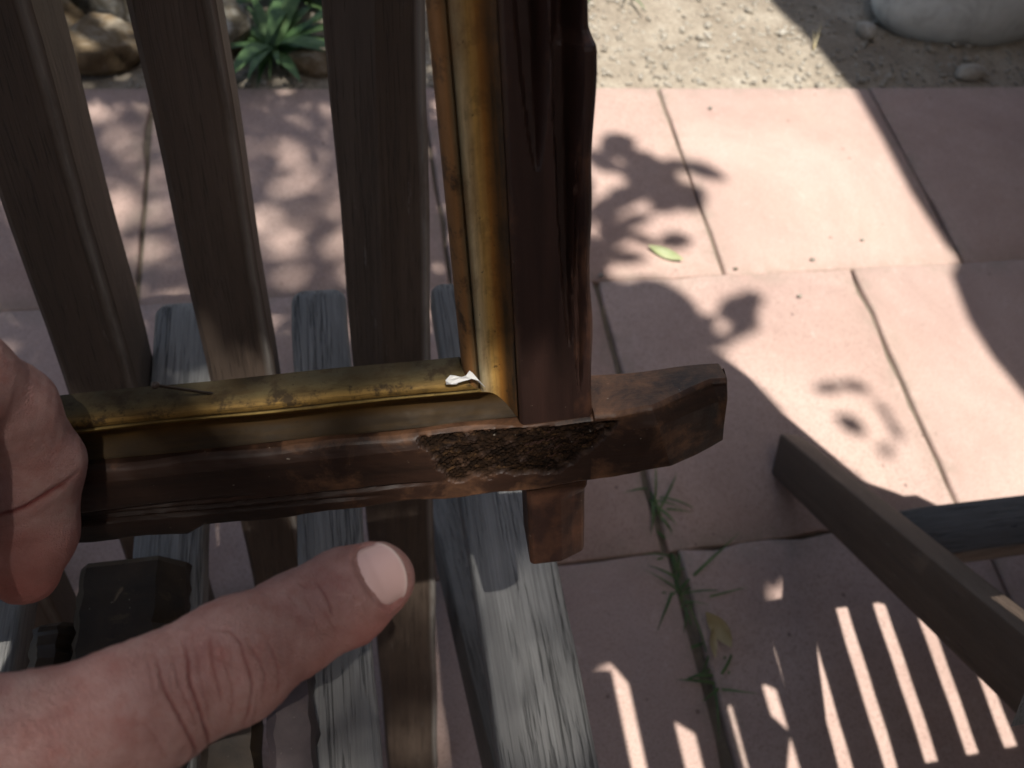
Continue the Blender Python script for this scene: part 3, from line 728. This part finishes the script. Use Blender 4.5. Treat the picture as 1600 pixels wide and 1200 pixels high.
# ------------------------------------------------------------------ hand
def rcone(P, a, b, ra, rb_):
    ab = b - a; L2 = float(ab @ ab) + 1e-12
    h = np.clip(((P - a) @ ab) / L2, 0, 1)
    return np.linalg.norm(P - a - h[..., None] * ab, axis=-1) - (ra + (rb_ - ra) * h)
def smin(a, b, k_):
    h = np.clip(0.5 + 0.5 * (b - a) / k_, 0, 1)
    return b * (1 - h) + a * h - k_ * h * (1 - h)
TIP = cp(590, 905, .1990); MID = cp(540, 932, .1965); DB = cp(462, 974, .190); IP = cp(365, 1032, .1785); PM = cp(225, 1105, .168); MCP = cp(30, 1195, .158)
CH = [  # chains of (point, radius); camera axes
    [(TIP, .0092), (MID, .0114), (DB, .0113), (IP, .0133), (PM, .0134), (MCP, .0168), (cp(-230, 1240, .152), .0225), (np.array([-.165, .095, .140]), .026)],
    [(cp(40, 893, .246), .0100), (cp(52, 835, .243), .0118), (cp(56, 725, .236), .0128), (cp(10, 640, .222), .0126), (cp(-70, 590, .205), .0132), (cp(-210, 780, .185), .0125), (cp(-330, 950, .170), .0150)],
    [(np.array([-.190, .068, .268]), .0088), (np.array([-.200, .050, .288]), .0098), (np.array([-.206, .018, .284]), .0106), (np.array([-.198, -.002, .245]), .0115), (np.array([-.185, .030, .195]), .0145)],
    [(np.array([-.204, .086, .262]), .0085), (np.array([-.214, .072, .284]), .0095), (np.array([-.222, .040, .282]), .0102), (np.array([-.214, .022, .243]), .011), (np.array([-.200, .052, .192]), .0140)],
    [(np.array([-.212, .104, .245]), .0075), (np.array([-.222, .094, .262]), .0082), (np.array([-.228, .070, .258]), .0088), (np.array([-.222, .056, .228]), .0095), (np.array([-.210, .075, .186]), .0125)],
    [(cp(-330, 950, .170), .0155), (np.array([-.185, .092, .150]), .021)],
    [(np.array([-.185, .030, .195]), .0150), (np.array([-.192, .090, .150]), .021)],
    [(np.array([-.200, .052, .192]), .0150), (np.array([-.205, .105, .150]), .021)],
    [(np.array([-.210, .075, .186]), .0135), (np.array([-.215, .118, .150]), .020)],
    [(np.array([-.165, .095, .140]), .026), (np.array([-.200, .105, .145]), .024), (np.array([-.225, .140, .118]), .0260), (np.array([-.258, .190, .075]), .031)],
]
BOX = [(np.min([p - r_ for p, r_ in c], 0) - .012, np.max([p + r_ for p, r_ in c], 0) + .012) for c in CH]
def hand_sdf(P):
    D = np.full(len(P), 1.0)
    for ci, c in enumerate(CH):
        lo_, hi_ = BOX[ci]
        far = np.linalg.norm(np.maximum(np.maximum(lo_ - P, P - hi_), 0), axis=1)
        m = far <= 0
        d = far + .012
        if m.any():
            Q = P[m]; e = None
            for (a, ra), (b, rb_) in zip(c[:-1], c[1:]):
                q = rcone(Q, a, b, ra, rb_); e = q if e is None else smin(e, q, .004)
            d[m] = e
        D = smin(D, d, .0035 if ci in (1, 2, 3, 4) else .009)
    return D
def surface_net(lo, hi, h):
    n = np.ceil((hi - lo) / (h * 4)).astype(int) * 4
    ax = [lo[i] + h * np.arange(n[i] + 1) for i in range(3)]
    cx = [a[::4] for a in ax]
    C = hand_sdf(np.stack(np.meshgrid(*cx, indexing='ij'), -1).reshape(-1, 3)).reshape([len(c) for c in cx])
    D = np.repeat(np.repeat(np.repeat(C, 4, 0), 4, 1), 4, 2)[:n[0] + 1, :n[1] + 1, :n[2] + 1]
    near = np.abs(D) < h * 10
    idx = np.argwhere(near); pts = lo + idx * h
    out = np.empty(len(pts))
    for i in range(0, len(pts), 400000): out[i:i + 400000] = hand_sdf(pts[i:i + 400000])
    D[near] = out
    S = D < 0
    cells = np.zeros(np.array(S.shape) - 1, int)
    for dx in (0, 1):
        for dy in (0, 1):
            for dz in (0, 1): cells += S[dx:S.shape[0] - 1 + dx, dy:S.shape[1] - 1 + dy, dz:S.shape[2] - 1 + dz]
    act = (cells > 0) & (cells < 8); vid = -np.ones(cells.shape, int); ids = np.argwhere(act); vid[act] = np.arange(len(ids))
    acc = np.zeros((len(ids), 3)); cnt = np.zeros(len(ids))
    cr = [(x, y, z) for x in (0, 1) for y in (0, 1) for z in (0, 1)]
    for i in range(8):
        for j in range(i + 1, 8):
            df = np.abs(np.array(cr[i]) - cr[j])
            if df.sum() != 1: continue
            A = D[ids[:, 0] + cr[i][0], ids[:, 1] + cr[i][1], ids[:, 2] + cr[i][2]]; B = D[ids[:, 0] + cr[j][0], ids[:, 1] + cr[j][1], ids[:, 2] + cr[j][2]]
            m = (A < 0) != (B < 0); t = np.where(m, A / np.where(A - B == 0, 1, A - B), 0)
            p = np.array(cr[i])[None] + t[:, None] * (np.array(cr[j]) - np.array(cr[i]))[None]
            acc[m] += p[m]; cnt[m] += 1
    V = lo + (ids + acc / cnt[:, None]) * h
    F = []
    for axn in range(3):
        u_, v_ = (axn + 1) % 3, (axn + 2) % 3
        s1 = [slice(None)] * 3; s2 = [slice(None)] * 3; s1[axn] = slice(0, -1); s2[axn] = slice(1, None)
        ch_ = S[tuple(s1)] != S[tuple(s2)]; e = np.argwhere(ch_)
        ok = (e[:, u_] > 0) & (e[:, v_] > 0) & (e[:, u_] < cells.shape[u_]) & (e[:, v_] < cells.shape[v_]); e = e[ok]
        ins = S[e[:, 0], e[:, 1], e[:, 2]]
        q = []
        for du, dv in ((1, 1), (0, 1), (0, 0), (1, 0)):
            c = e.copy(); c[:, u_] -= du; c[:, v_] -= dv; q.append(vid[c[:, 0], c[:, 1], c[:, 2]])
        q = np.stack(q, -1); q[~ins] = q[~ins][:, ::-1]; F.append(q)
    return V, np.concatenate(F)
def sdf_grad(P, e=.0004):
    g = np.zeros_like(P)
    for k_ in ((1, -1, -1), (-1, -1, 1), (-1, 1, -1), (1, 1, 1)):
        k_ = np.array(k_, float); g += k_ * hand_sdf(P + k_ * e)[:, None]
    return g / (np.linalg.norm(g, axis=-1, keepdims=True) + 1e-9)
CREASE = [([(284, 997), (294, 1038), (299, 1070), (309, 1106), (325, 1142), (328, 1180)], 3.0, 1.0), ([(240, 1018), (250, 1057), (265, 1090), (280, 1122), (302, 1158), (312, 1195)], 3.0, .9),
          ([(325, 990), (331, 1025), (340, 1064), (345, 1100)], 2.6, .7), ([(328, 983), (358, 989), (377, 1005), (387, 1038), (393, 1070), (390, 1110), (377, 1142)], 2.6, .75),
          ([(385, 996), (403, 1025), (413, 1057), (411, 1100)], 2.4, .55), ([(416, 992), (429, 1022), (435, 1057), (434, 1090)], 2.4, .5), ([(325, 1022), (348, 1031), (367, 1045)], 2.2, .4),
          ([(263, 1010), (276, 1050), (290, 1095), (310, 1140)], 2.2, .45), ([(355, 1040), (362, 1080), (365, 1125)], 2.2, .4),
          ([(466, 912), (480, 920)], 2.4, .5), ([(491, 905), (504, 924), (517, 950), (522, 966)], 2.4, .65), ([(505, 950), (520, 975), (527, 990)], 2.2, .4), ([(448, 925), (462, 950)], 2.2, .3), ([(228, 1022), (236, 1060), (250, 1100)], 2., .35), ([(340, 1000), (352, 1030), (358, 1060)], 2., .4), ([(300, 1000), (312, 1040), (318, 1085), (332, 1130)], 2., .4), ([(400, 1075), (402, 1110), (392, 1140)], 2., .35), ([(180, 1060), (200, 1100), (222, 1140)], 2.2, .25), ([(120, 1075), (150, 1120), (190, 1160)], 2.2, .22), ([(215, 1120), (240, 1150), (262, 1185)], 2.2, .3), ([(475, 935), (492, 962), (500, 990)], 2., .3),
          ([(-40, 812), (20, 800), (70, 775), (120, 738)], 4.5, 1.3), ([(-30, 835), (40, 815), (100, 780)], 3.0, .15)]
def pdist(px, py, pl_):
    d = np.full(px.shape, 1e9); tt = np.zeros(px.shape); n_ = len(pl_) - 1
    for i in range(n_):
        (x0, y0), (x1, y1) = pl_[i], pl_[i + 1]; L2 = (x1 - x0) ** 2 + (y1 - y0) ** 2
        t = np.clip(((px - x0) * (x1 - x0) + (py - y0) * (y1 - y0)) / L2, 0, 1)
        q = np.hypot(px - x0 - t * (x1 - x0), py - y0 - t * (y1 - y0)); m = q < d; d[m] = q[m]; tt[m] = ((i + t) / n_)[m]
    return d, tt
def build_hand():
    lo = np.array([-.300, -.030, .035]); hi = np.array([-.012, .235, .312])
    V, F = surface_net(lo, hi, .0016)
    g = sdf_grad(V); V = V - g * hand_sdf(V)[:, None]
    bm = bmesh.new(); vs = [bm.verts.new(p) for p in V]
    for f in F:
        if len(set(f)) == 4: bm.faces.new([vs[i] for i in f])
    bm.verts.ensure_lookup_table()
    def vis(v): return v.co.z > .12 and -90 < v.co.x / v.co.z * 1244 + 800 < 700 and -150 < v.co.y / v.co.z * 1244 + 600 < 1290
    def fine(v): return v.co.z > .12 and -20 < v.co.x / v.co.z * 1244 + 800 < 545 and 895 < v.co.y / v.co.z * 1244 + 600 < 1240 and v.co.x / v.co.z * 1244 > -590
    for cuts, vv in ((2, vis), (1, fine)):
        ed = [e for e in bm.edges if vv(e.verts[0]) and vv(e.verts[1])]
        bmesh.ops.subdivide_edges(bm, edges=ed, cuts=cuts, use_grid_fill=True)
    bmesh.ops.triangulate(bm, faces=[f for f in bm.faces if len(f.verts) > 4])
    P = np.array([v.co[:] for v in bm.verts])
    P = P - sdf_grad(P) * hand_sdf(P)[:, None]
    G = sdf_grad(P)
    px = P[:, 0] / P[:, 2] * 1244 + 800; py = P[:, 1] / P[:, 2] * 1244 + 600
    facing = np.clip(-(G * (P / np.linalg.norm(P, axis=1, keepdims=True))).sum(1) * 4, 0, 1)
    crease = np.zeros(len(P)); disp = np.zeros(len(P))
    wx = px + 1.6 * np.sin(py * .07 + px * .03) + .5 * np.sin(py * .37); wy = py + 1.2 * np.sin(px * .11)
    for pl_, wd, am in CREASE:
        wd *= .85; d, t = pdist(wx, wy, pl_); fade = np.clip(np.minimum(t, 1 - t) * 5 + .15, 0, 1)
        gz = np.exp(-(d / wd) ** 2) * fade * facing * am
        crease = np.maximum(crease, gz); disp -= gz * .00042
        disp += np.exp(-((d - wd * 3) / (wd * 2.2)) ** 2) * fade * facing * am * .00010
    disp += .00022 * fbm(P[:, 0] + P[:, 2], P[:, 1] - P[:, 2] * .5, 330, 31) * .6
    # skin folds round the nail
    ax = (TIP - DB) / np.linalg.norm(TIP - DB)
    dors = np.array([.10, -.36, -1.0]); dors -= ax * (dors @ ax); dors /= np.linalg.norm(dors); lat = np.cross(ax, dors)
    rel = P - TIP; la = rel @ ax; ph = np.arctan2(rel @ lat, rel @ dors); sv = np.clip(ph / math.radians(57), -1.3, 1.3)
    dn = np.maximum((-.0060 + .0034 * 1.2 * sv ** 2) - la, (np.abs(ph) - math.radians(57)) * .0105)
    near = (np.abs(ph) < 1.7) & (la < .0035) & (la > -.013)
    disp += np.where(near, .00075 * np.exp(-((dn - .0006) / .0010) ** 2) * np.clip((.0035 - la) / .002, 0, 1), 0)
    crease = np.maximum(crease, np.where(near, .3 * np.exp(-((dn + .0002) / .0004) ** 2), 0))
    P2 = P + G * disp[:, None]
    W = c2w(P2)
    for v, p in zip(bm.verts, W): v.co = p
    idx = np.clip(1 - np.linalg.norm(P - cp(30, 905, .245), axis=1) / .030, 0, 1)
    lowside = np.clip((G[:, 1] + .05) * 1.1, 0, 1) * np.clip(1 - np.linalg.norm(P - cp(560, 960, .195), axis=1) / .045, 0, 1)
    flush = np.clip(idx * 1.3 + lowside * .8 + np.clip(1 - np.linalg.norm(P - cp(600, 960, .197), axis=1) / .014, 0, 1) * .5, 0, 1)
    me = bpy.data.meshes.new('person'); bm.to_mesh(me); bm.free()
    for nm, arr in (('crease', crease), ('flush', flush)):
        a = me.attributes.new(nm, 'FLOAT', 'POINT'); a.data.foreach_set('value', arr.astype(np.float32))
    me.polygons.foreach_set('use_smooth', [True] * len(me.polygons)); me.materials.append(M['skin'])
    o = link('person', me); tag(o, 'person holding the picture frame with one hand, thumb stretched out below it', 'person')
    # nail
    ax = (TIP - DB) / np.linalg.norm(TIP - DB)
    dors = np.array([.10, -.36, -1.0]); dors -= ax * (dors @ ax); dors /= np.linalg.norm(dors); lat = np.cross(ax, dors)
    nu, nv = 22, 18; start = []; dirs = []; lifts = []; edge = []
    for i in range(nu + 1):
        t = i / nu
        for j in range(nv + 1):
            s = j / nv * 2 - 1
            ph = s * math.radians(57) * (1 - .12 * (1 - t) ** 2 * 0)
            back_ = .0034 * (s * s)        # rounded cuticle
            front = -.0035 * (s * s)
            ln = -0.0060 + .0118 * t + back_ * (1 - t) * 1.2 + front * t
            o_ = TIP + ax * min(ln, .001)
            tilt = max(ln - .001, 0) / .0092
            di = dors * math.cos(ph) + lat * math.sin(ph); di = di * math.cos(tilt) + ax * math.sin(tilt)
            q = o_ + di * .022; start.append(q); dirs.append(di)
            lift = .00022 + .0006 * t ** 6 - .0010 * (1 - t) ** 6 - .0009 * abs(s) ** 7
            lifts.append(lift); edge.append(np.clip((t - .91 + .03 * s * s) / .05, 0, 1) * .35)
    q = np.array(start); dirs = np.array(dirs)
    for _ in range(30): q = q - dirs * hand_sdf(q)[:, None] * .9
    pts = c2w(q + dirs * np.array(lifts)[:, None]); F2 = [(i * (nv + 1) + j, i * (nv + 1) + j + 1, (i + 1) * (nv + 1) + j + 1, (i + 1) * (nv + 1) + j) for i in range(nu) for j in range(nv)]
    nl = mesh_obj('thumb_nail', pts, F2, M['nail'], o, attrs={'edge': edge})
    md = nl.modifiers.new('s', 'SOLIDIFY'); md.thickness = .0005; md.offset = 0
    nl['label'] = 'pale trimmed thumb nail'
    # sleeve
    a = c2w(np.array([-.232, .150, .109])); b = c2w(np.array([-.42, .42, -.12])); d = Vector(b - a).normalized(); x = d.orthogonal().normalized(); y = d.cross(x); rings = []
    for t in np.linspace(0, 1, 22):
        rr = .033 + .016 * t + .0015 * math.sin(t * 50)
        rings.append([tuple(Vector(a) + d * float(np.linalg.norm(b - a)) * t + (x * math.cos(q) + y * math.sin(q)) * rr * (1 + .04 * math.sin(3 * q + t * 20))) for q in np.linspace(0, 6.283, 25)[:-1]])
    loft('sleeve', rings, M['sleeve'], o)
build_hand()

# ------------------------------------------------------------------ unseen canvas canopy and walls, added to block light
light_blockers = empty('added_porch', (2.9, 0, 0)); tag(light_blockers, 'stucco walls and canvas canopy added out of view to shade the paving', 'added_porch')
def added_awning():
    zt = 2.5
    edge = [(0.80, 2.4), (0.83, 1.6), (0.855, 1.294), (0.889, 1.164), (0.925, 1.043), (0.93, 0.915), (0.93, 0.797), (0.942, 0.681), (0.953, 0.655), (0.925, 0.625), (0.914, 0.541), (0.921, 0.473), (0.94, 0.406), (0.97, 0.30), (1.03, 0.10), (1.1, -0.6), (1.1, -1.5)]  # canopy edge, traced back from the shadow line it should cast
    V = []; F = []
    for i, (x, y) in enumerate(edge):
        xx = x - .02 * zt; yy = y - .2 * zt
        for j in range(6):
            t = j / 5; V.append((xx + (2.9 - xx) * t - 2.9, yy, zt + .35 * t - .04 * math.sin(t * math.pi)))
    for i in range(len(edge) - 1):
        for j in range(5): F.append((i * 6 + j, i * 6 + j + 1, (i + 1) * 6 + j + 1, (i + 1) * 6 + j))
    plate('added_wall', [(-5.2, -1.15), (-.02, -1.15), (-.02, -.95), (-5.2, -.95)], -.05, 2.3, M['stucco'], light_blockers)  # added behind the camera to keep sky light off the foreground
    o = mesh_obj('added_awning', V, F, M['canvas'], light_blockers); md = o.modifiers.new('s', 'SOLIDIFY'); md.thickness = .006
    plate('added_wall', [(0, -2.2), (.25, -2.2), (.25, 2.2), (0, 2.2)], -.05, 3.1, M['stucco'], light_blockers)
added_awning()

# ------------------------------------------------------------------ tree over the chair
B1 = [(0.20, 0.80), (0.511, 0.526), (0.539, 0.492), (0.571, 0.419), (0.609, 0.367), (0.649, 0.326), (0.707, 0.284), (0.764, 0.244), (0.95, 0.235)]
def cover(x, y):
    """(density, low, high): how thick the leaves are over a spot, by where their shadow falls on the paving"""
    if x > 0.36 and y > 0.60: return 0, 0, 0
    if x > 0.30 and y > 0.95: return 0, 0, 0
    if 0.36 < x:
        yb = np.interp(x, [p[0] for p in B1], [p[1] for p in B1])
        if y > yb - 0.05: return 0, 0, 0
        if y < 0.20: return (1, 1.8, 2.6) if x < .45 and y > .13 else (0, 0, 0)
        return 1, 1.8, 2.6
    if x > 0.150 and y < 0.155: return (0, 0, 0) if x > 0.225 else (1, 1.8, 2.6)
    if -0.45 < x < 0.150 and y < 0.29: return 0.60, 5.5, 7.5
    if -0.24 < x < -0.01 and 0.28 < y < 0.385: return 0.38, 5.5, 7.5
    if -0.45 < x < 0.02 and 0.56 < y < 1.02: return 0.66, 3.8, 5.6
    return 1, 1.8, 2.6
def tree():
    root = empty('olive_tree', (-1.55, 1.75, -0.01)); tag(root, 'olive tree with a leafy bough shading the paved corner', 'tree')
    tall = empty('added_tall_tree', (-2.3, -1.6, -0.01)); tag(tall, 'tall tree added out of view, its high crown thinning the sun over the paved corner', 'tree')  # extra tree added out of view; high leaves soften and thin the sun
    O = np.array([-1.55, 1.75, -0.01]); O2 = np.array([-2.3, -1.6, -0.01])
    V = []; F = []; V2 = []; F2 = []; r = np.random.default_rng(4)
    def leaf(gx, gy, z, L, W, yaw, pit=None):
        VV, FF, OO = (V2, F2, O2) if z > 5 else (V, F, O)
        c = np.array([gx - .02 * z, gy - .2 * z, z]) - OO
        pit_ = r.normal() * .3 if pit is None else pit; rol = r.normal() * .3
        d = np.array([math.cos(yaw) * math.cos(pit_), math.sin(yaw) * math.cos(pit_), math.sin(pit_)])
        s = np.array([-math.sin(yaw) * math.cos(rol), math.cos(yaw) * math.cos(rol), math.sin(rol)]); u = np.cross(d, s)
        b0 = len(VV)
        for t, wd, up in ((-.5, .04, 0), (-.25, .75, .05), (.05, 1.0, .08), (.32, .62, .04), (.5, .04, -.04)):
            VV.append((c + d * L * t + s * W * wd * .5 + u * up * L).tolist()); VV.append((c + d * L * t - s * W * wd * .5 + u * up * L).tolist())
        for i in range(4): FF.append((b0 + 2 * i, b0 + 2 * i + 1, b0 + 2 * i + 3, b0 + 2 * i + 2))
    for _ in range(20000):
        gx = r.uniform(-1.25, 0.80); gy = r.uniform(-.45, 1.75)
        c, z0, z1 = cover(gx, gy)
        if c <= 0 or r.random() > c: continue
        if gy > 1.1 and r.random() < .5: continue
        leaf(gx, gy, r.uniform(z0, z1), r.uniform(.045, .075), r.uniform(.016, .028), r.uniform(0, 6.28))
    for _ in range(2600):
        gx = r.uniform(-.42, .14); gy = r.uniform(.29, .56)
        if cover(gx, gy)[0] == 1: leaf(gx, gy, r.uniform(1.9, 2.7), r.uniform(.05, .08), r.uniform(.02, .03), r.uniform(0, 6.28))
    for _ in range(2000):
        gx = r.uniform(.14, .50); gy = r.uniform(.12, .56)
        if cover(gx, gy)[0] == 1: leaf(gx, gy, r.uniform(1.8, 2.6), r.uniform(.05, .08), r.uniform(.02, .03), r.uniform(0, 6.28))
    for (x, y, L, W, yaw) in [(.446, .912, .06, .05, .5), (.415, .88, .06, .04, 2.4), (.48, .875, .07, .045, -.5), (.53, .865, .07, .03, 0.0), (.575, .855, .07, .03, -.5), (.505, .835, .07, .05, -1.0), (.535, .80, .06, .05, .4), (.46, .82, .07, .04, .9),
                              (.395, .785, .07, .04, .5), (.385, .745, .06, .03, 1.2), (.43, .755, .07, .026, .3), (.37, .70, .06, .03, -.4), (.405, .685, .06, .026, .0), (.49, .713, .05, .032, .1), (.44, .72, .05, .018, -.5), (.36, .82, .07, .04, 1.),
                              (.42, .625, .08, .045, .1), (.455, .60, .07, .05, -.5), (.39, .60, .08, .06, .3), (.485, .56, .06, .03, .4), (.575, .60, .045, .03, .2), (.56, .575, .05, .032, -1.2), (.548, .552, .05, .03, .5), (.505, .53, .06, .03, .3), (.47, .55, .07, .06, -.2), (.42, .565, .07, .06, .6), (.37, .55, .09, .07, .3), (.40, .51, .09, .07, .1), (.44, .50, .09, .06, .2), (.355, .64, .07, .05, 0),
                              (.645, .447, .055, .02, .05), (.685, .445, .05, .022, -.3), (.655, .388, .050, .042, -.8), (.712, .405, .04, .02, -1.2), (.718, .375, .04, .018, -1.4), (.692, .347, .03, .022, .4), (.552, .582, .06, .05, .2), (.50, .80, .07, .05, .7), (.47, .85, .07, .05, -.3), (.425, .80, .06, .04, .7), (.40, .73, .06, .04, .8)]:
        q = 1.0 if x > .6 else 1.28
        leaf(x, y, r.uniform(2.6, 3.2), L * q, W * q, yaw, 0.0)
    for _ in range(5000):     # rest of the crown round the trunk
        q = r.normal(size=3); q /= np.linalg.norm(q); q *= r.uniform(.5, 1) ** .5
        p = np.array([-1.6, 1.9, 2.7]) + q * np.array([1.0, 1.0, .7])
        leaf(p[0] + .02 * p[2], p[1] + .2 * p[2], p[2], r.uniform(.05, .08), r.uniform(.02, .03), r.uniform(0, 6.28))
    mesh_obj('crown', V, F, M['leaf'], root); mesh_obj('crown', V2, F2, M['leaf'], tall)
    def limb(pts, name='limb', par=root):
        rings = []
        P_ = [np.array(p[:3]) for p in pts]; R_ = [p[3] for p in pts]
        for i in range(len(P_)):
            d = P_[min(i + 1, len(P_) - 1)] - P_[max(i - 1, 0)]; d = Vector(d).normalized(); x = d.cross(Vector((.3, .2, .9))).normalized(); y = d.cross(x)
            rings.append([tuple(Vector(P_[i]) + (x * math.cos(a) + y * math.sin(a)) * R_[i] * (1 + .08 * math.sin(3 * a + i))) for a in np.linspace(0, 6.283, 13)[:-1]])
        return loft(name, rings, M['bark'], par)
    limb([(0, 0, -.05, .17), (.02, -.02, .3, .13), (-.03, .03, .8, .115), (.03, 0, 1.3, .10), (.0, .05, 1.8, .085), (-.05, .1, 2.4, .05), (-.05, .15, 3.0, .02)], 'trunk')
    for pts in ([(.02, .01, 1.5, .07), (.35, -.45, 1.85, .055), (.75, -.95, 2.05, .04), (1.1, -1.5, 2.2, .028), (1.5, -2.0, 2.3, .012)],
                [(.75, -.95, 2.05, .03), (1.15, -1.05, 2.2, .02), (1.6, -1.35, 2.3, .008)],
                [(.35, -.45, 1.85, .04), (.4, -1.1, 2.2, .03), (.6, -1.8, 2.4, .012)],
                [(0, .05, 1.8, .06), (-.4, .4, 2.3, .04), (-.7, .7, 2.8, .015)]): limb(pts)
    limb([(0, 0, -.05, .2), (.02, 0, 1, .16), (.0, .05, 3, .13), (.1, .05, 5, .10), (.3, .1, 6.5, .06), (.5, .1, 8, .02)], 'trunk', tall)
    for pts in ([(.1, .05, 4.6, .08), (.9, .1, 5.6, .05), (2.0, .3, 6.4, .02)], [(.2, .08, 5.4, .06), (1.2, .3, 6.6, .03), (2.2, .6, 7.2, .012)]): limb(pts, 'limb', tall)
tree()
